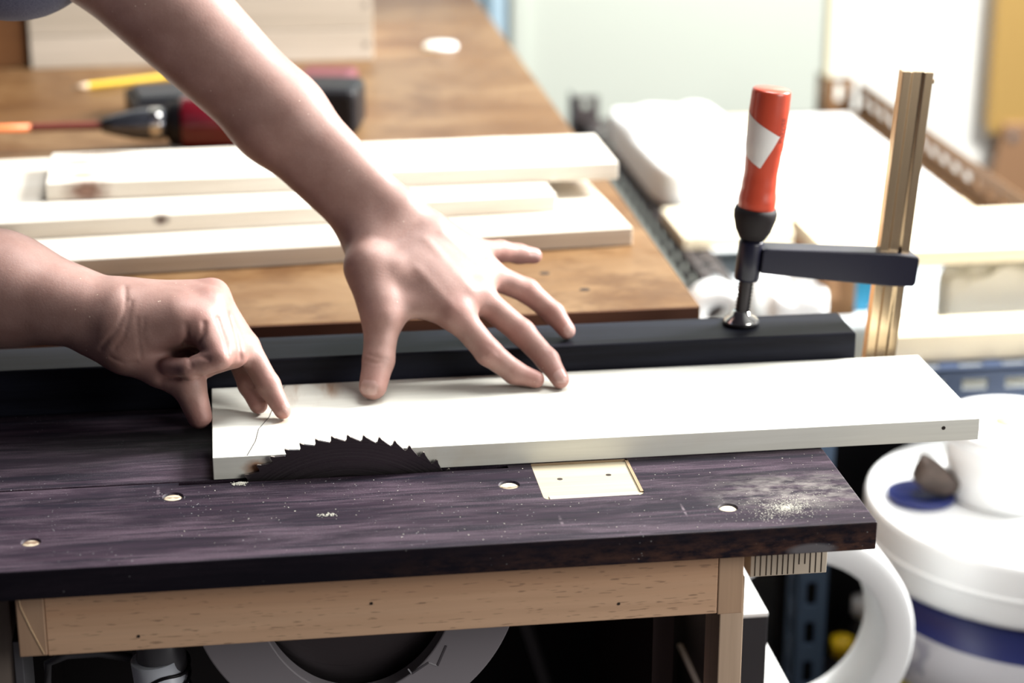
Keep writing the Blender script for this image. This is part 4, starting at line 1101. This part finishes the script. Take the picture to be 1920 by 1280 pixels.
def make_sdf(groups):
    """groups: list of (palm prims, [finger chains])"""
    def f(P, centers, rad):
        # P: (nb, m, 3) sample points of blocks; centers (nb, 3)
        out = np.full(P.shape[:2], 0.2, np.float32)
        for palm, fingers, kf in groups:
            pv = np.full(P.shape[:2], 0.2, np.float32)
            for a, b, ra, rb, k in palm:
                idx = np.nonzero(cone(centers, a, b, ra, rb) < rad + 0.03 + k)[0]
                if len(idx): pv[idx] = smin(pv[idx], cone(P[idx], a, b, ra, rb), k)
            res = pv.copy()
            for ch, kk in zip(fingers, kf):
                fv = np.full(P.shape[:2], 0.2, np.float32)
                hit = np.zeros(len(P), bool)
                for a, b, ra, rb in ch:
                    idx = np.nonzero(cone(centers, a, b, ra, rb) < rad + 0.03)[0]
                    if len(idx):
                        hit[idx] = True
                        fv[idx] = smin(fv[idx], cone(P[idx], a, b, ra, rb), 0.0035)
                idx = np.nonzero(hit)[0]
                if len(idx): res[idx] = np.minimum(res[idx], smin(pv[idx], fv[idx], kk))
            out = smin(out, res, 0.004) if len(groups) > 1 else res
        for pts, w, dep in CREASES:
            idx = np.nonzero(seg_dist(centers, pts) < rad + 3 * w)[0]
            if len(idx):
                d = seg_dist(P[idx], pts)
                out[idx] += dep * np.exp(-(d / w) ** 2)
        for (x0, x1, y0, y1, z0, z1) in SOLIDS:
            c0 = V3((x0 + x1) / 2, (y0 + y1) / 2, (z0 + z1) / 2); hh = V3((x1 - x0) / 2, (y1 - y0) / 2, (z1 - z0) / 2)
            idx = np.nonzero((np.abs(centers - c0) < hh + rad + 0.01).all(1))[0]
            if len(idx):
                q = np.abs(P[idx] - c0) - hh
                out[idx] = np.maximum(out[idx], -q.max(-1))
        return out
    return f


def surface_nets(sdf, prims, h, nb=8, slack=0.0):
    """sparse surface nets over the boxes around the primitives"""
    S = h * nb
    lo = np.min([np.minimum(a, b) - max(ra, rb) - 0.02 for a, b, ra, rb in prims], 0)
    hi = np.max([np.maximum(a, b) + max(ra, rb) + 0.02 for a, b, ra, rb in prims], 0)
    n = np.ceil((hi - lo) / S).astype(int)
    I = np.stack(np.meshgrid(*[np.arange(k) for k in n], indexing='ij'), -1).reshape(-1, 3)
    cen = (lo + (I + 0.5) * S).astype(np.float32)
    dmin = np.full(len(I), 9.0, np.float32)
    for a, b, ra, rb in prims:
        dmin = np.minimum(dmin, cone(cen, a, b, ra, rb))
    I = I[np.abs(dmin + 0.004) < S * 0.87 + 0.022 + slack]
    cen = (lo + (I + 0.5) * S).astype(np.float32)
    v0 = sdf(cen[:, None, :], cen, S)[:, 0]
    I = I[np.abs(v0) < S * 0.87 + 0.009 + slack]
    cen = (lo + (I + 0.5) * S).astype(np.float32)
    g = np.arange(nb + 1)
    off = np.stack(np.meshgrid(g, g, g, indexing='ij'), -1).reshape(-1, 3)
    VV = []
    CH = 1500
    for s0 in range(0, len(I), CH):
        i = I[s0:s0 + CH]
        P = (lo + (i[:, None, :] * nb + off[None]) * h).astype(np.float32)
        VV.append(sdf(P, cen[s0:s0 + CH], S * 0.87))
    F = np.concatenate(VV).reshape(-1, nb + 1, nb + 1, nb + 1)
    cs = [(dx, dy, dz) for dx in (0, 1) for dy in (0, 1) for dz in (0, 1)]
    corn = np.stack([F[:, dx:dx + nb, dy:dy + nb, dz:dz + nb] for dx, dy, dz in cs], -1)
    neg = corn < 0
    cnt = neg.sum(-1)
    bi, x, y, z = np.nonzero((cnt > 0) & (cnt < 8))
    cv = corn[bi, x, y, z]
    gc = I[bi] * nb + np.stack([x, y, z], -1)
    acc = np.zeros((len(gc), 3)); num = np.zeros(len(gc))
    for p in range(8):
        for q in range(p + 1, 8):
            if sum(abs(cs[p][i] - cs[q][i]) for i in range(3)) != 1: continue
            a, b = cv[:, p], cv[:, q]
            m = (a < 0) != (b < 0)
            tt = np.where(m, a / np.where(m, a - b, 1.0), 0.0)
            pos = np.array(cs[p])[None] + tt[:, None] * (np.array(cs[q]) - np.array(cs[p]))[None]
            acc[m] += pos[m]; num[m] += 1
    verts = lo + (gc + acc / num[:, None]) * h
    N = (n * nb + 2).astype(np.int64)
    key = (gc[:, 0].astype(np.int64) * N[1] + gc[:, 1]) * N[2] + gc[:, 2]
    order = np.argsort(key); sk = key[order]
    def look(c):
        k = (c[:, 0].astype(np.int64) * N[1] + c[:, 1]) * N[2] + c[:, 2]
        p = np.clip(np.searchsorted(sk, k), 0, len(sk) - 1)
        return np.where(sk[p] == k, order[p], -1)
    quads = []
    for axn, cn in ((0, 4), (1, 2), (2, 1)):
        a, b = cv[:, 0], cv[:, cn]
        m = np.nonzero((a < 0) != (b < 0))[0]
        u, w = [(1, 2), (2, 0), (0, 1)][axn]
        c0 = gc[m]
        du = np.zeros(3, int); du[u] = 1
        dw = np.zeros(3, int); dw[w] = 1
        q = np.stack([m, look(c0 - du), look(c0 - du - dw), look(c0 - dw)], -1)
        flip = cv[m, 0] >= 0
        q[flip] = q[flip][:, ::-1]
        quads.append(q[(q >= 0).all(1)])
    return verts, np.concatenate(quads)


def smooth(verts, quads, it, lam=0.5):
    e = np.concatenate([quads[:, [0, 1]], quads[:, [1, 2]], quads[:, [2, 3]], quads[:, [3, 0]]])
    for _ in range(it):
        s = np.zeros_like(verts); c = np.zeros(len(verts))
        for a, b in ((0, 1), (1, 0)):
            for k in range(3): s[:, k] += np.bincount(e[:, a], verts[e[:, b], k], len(verts))
            c += np.bincount(e[:, a], minlength=len(verts))
        verts = verts + lam * (s / np.maximum(c, 1)[:, None] - verts)
    return verts


def np_mesh(name, verts, quads):
    me = bpy.data.meshes.new(name)
    me.vertices.add(len(verts)); me.vertices.foreach_set('co', verts.astype(np.float32).ravel())
    me.loops.add(quads.size); me.loops.foreach_set('vertex_index', quads.astype(np.int32).ravel())
    me.polygons.add(len(quads)); me.polygons.foreach_set('loop_start', np.arange(0, quads.size, 4, dtype=np.int32))
    me.polygons.foreach_set('use_smooth', np.ones(len(quads), bool))
    me.update(calc_edges=True); me.validate()
    return me


LF = [chain(LJ[f], LR[f]) for f in LJ]
RF = [chain(RJ[f], RR[f], 1 if f in ('ring', 'pinky') else 0) for f in RJ]
GROUPS = [(LP, LF, [0.008] * 5), (RP, RF, [0.004, 0.008, 0.008, 0.0015, 0.0015]), (YOKE, [], [])]
PRIMS = [p[:4] for g in GROUPS for p in g[0]] + [c for g in GROUPS for ch in g[1] for c in ch]
verts, quads = surface_nets(make_sdf(GROUPS), PRIMS, 0.0013)
verts = smooth(verts, quads, 2, 0.5)
me = np_mesh('person', verts, quads)
v32 = verts.astype(np.float32)
flush = np.zeros(len(verts), np.float32)
for c, r in TONE:
    flush = np.maximum(flush, np.exp(-(((v32 - c) ** 2).sum(1)) / (r * r * 1.6)))
nail = np.zeros(len(verts), np.float32)
for c, n_, up, rw, rl_ in NAILS:
    q = v32 - c
    side = np.cross(up, n_)
    e = ((q @ side) / rw) ** 4 + ((q @ up) / rl_) ** 4
    nail = np.maximum(nail, np.where((q @ n_) > -0.003, np.clip((1.15 - e) / 0.3, 0, 1), 0))
for nm, arr in (('flush', flush), ('nail', nail)):
    at = me.attributes.new(nm, 'FLOAT', 'POINT'); at.data.foreach_set('value', arr.astype(np.float32))

sk = new_mat('tan_skin', (0.50, 0.30, 0.22), 0.5, spec=0.4)
t = NT(sk)
t.b.inputs['Subsurface Weight'].default_value = 0.12
t.b.inputs['Subsurface Radius'].default_value = (1.0, 0.35, 0.2)
t.b.inputs['Subsurface Scale'].default_value = 0.006
fa = t.n('ShaderNodeAttribute'); fa.attribute_name = 'flush'
na = t.n('ShaderNodeAttribute'); na.attribute_name = 'nail'
nA = t.noise(t.coords((38, 38, 38), False), 1.0, 4.0, 0.6)
nB = t.noise(t.coords((520, 520, 520), False), 1.0, 3.0, 0.6)
c = t.ramp(nA, (0.3, (0.25, 0.142, 0.117)), (0.7, (0.345, 0.215, 0.182)))
c = t.mix(t.vramp(nB, 0.3, 0.7, 0.0, 0.22), c, (0.205, 0.105, 0.088))
c = t.mix(t.mul(fa.outputs['Fac'], 0.45), c, (0.39, 0.165, 0.145))
c = t.mix(t.mul(na.outputs['Fac'], 0.6), c, (0.47, 0.32, 0.29))
vo = t.n('ShaderNodeTexVoronoi'); vo.inputs['Scale'].default_value = 150.0
t.l(t.obj(), vo.inputs['Vector'])
spk = t.mul(t.vramp(vo.outputs['Distance'], 0.05, 0.10, 1.0, 0.0), t.vramp(t.noise(t.coords((22, 22, 22), False), 1.0, 2.0), 0.52, 0.62, 0.0, 0.7))
c = t.mix(spk, c, (0.80, 0.66, 0.52))
t.color(c)
t.rough(t.vramp(na.outputs['Fac'], 0, 1, 0.50, 0.28))
t.bump(nB, 0.22, 0.0006)
person = link_mesh('person', me, sk)
tag(person, 'person in a blue grey shirt pressing both bare hands on the pine board', 'person')

SHIRT = [(SL + V3(0, 0, 0.01), V3(-0.620, 0.436, 0.382), 0.080, 0.082, 0.03), (SR, E2 + (SR - E2) * 0.45, 0.080, 0.075, 0.03),
         (V3(-0.90, 0.36, 0.42), V3(-1.20, 0.36, 0.10), 0.135, 0.15, 0.06), (V3(-0.90, 0.26, 0.40), V3(-1.20, 0.26, 0.10), 0.125, 0.15, 0.06), (SL, SR, 0.08, 0.08, 0.05)]
CREASES = [([V3(-0.70, 0.40, 0.36), V3(-0.74, 0.38, 0.45)], 0.006, 0.006)]
sv, sq = surface_nets(make_sdf([(SHIRT, [], [])]), [p[:4] for p in SHIRT], 0.005, slack=0.06)
sv = smooth(sv, sq, 3, 0.5)
tag_s = link_mesh('shirt', np_mesh('shirt', sv, sq), M['shirt'], person)
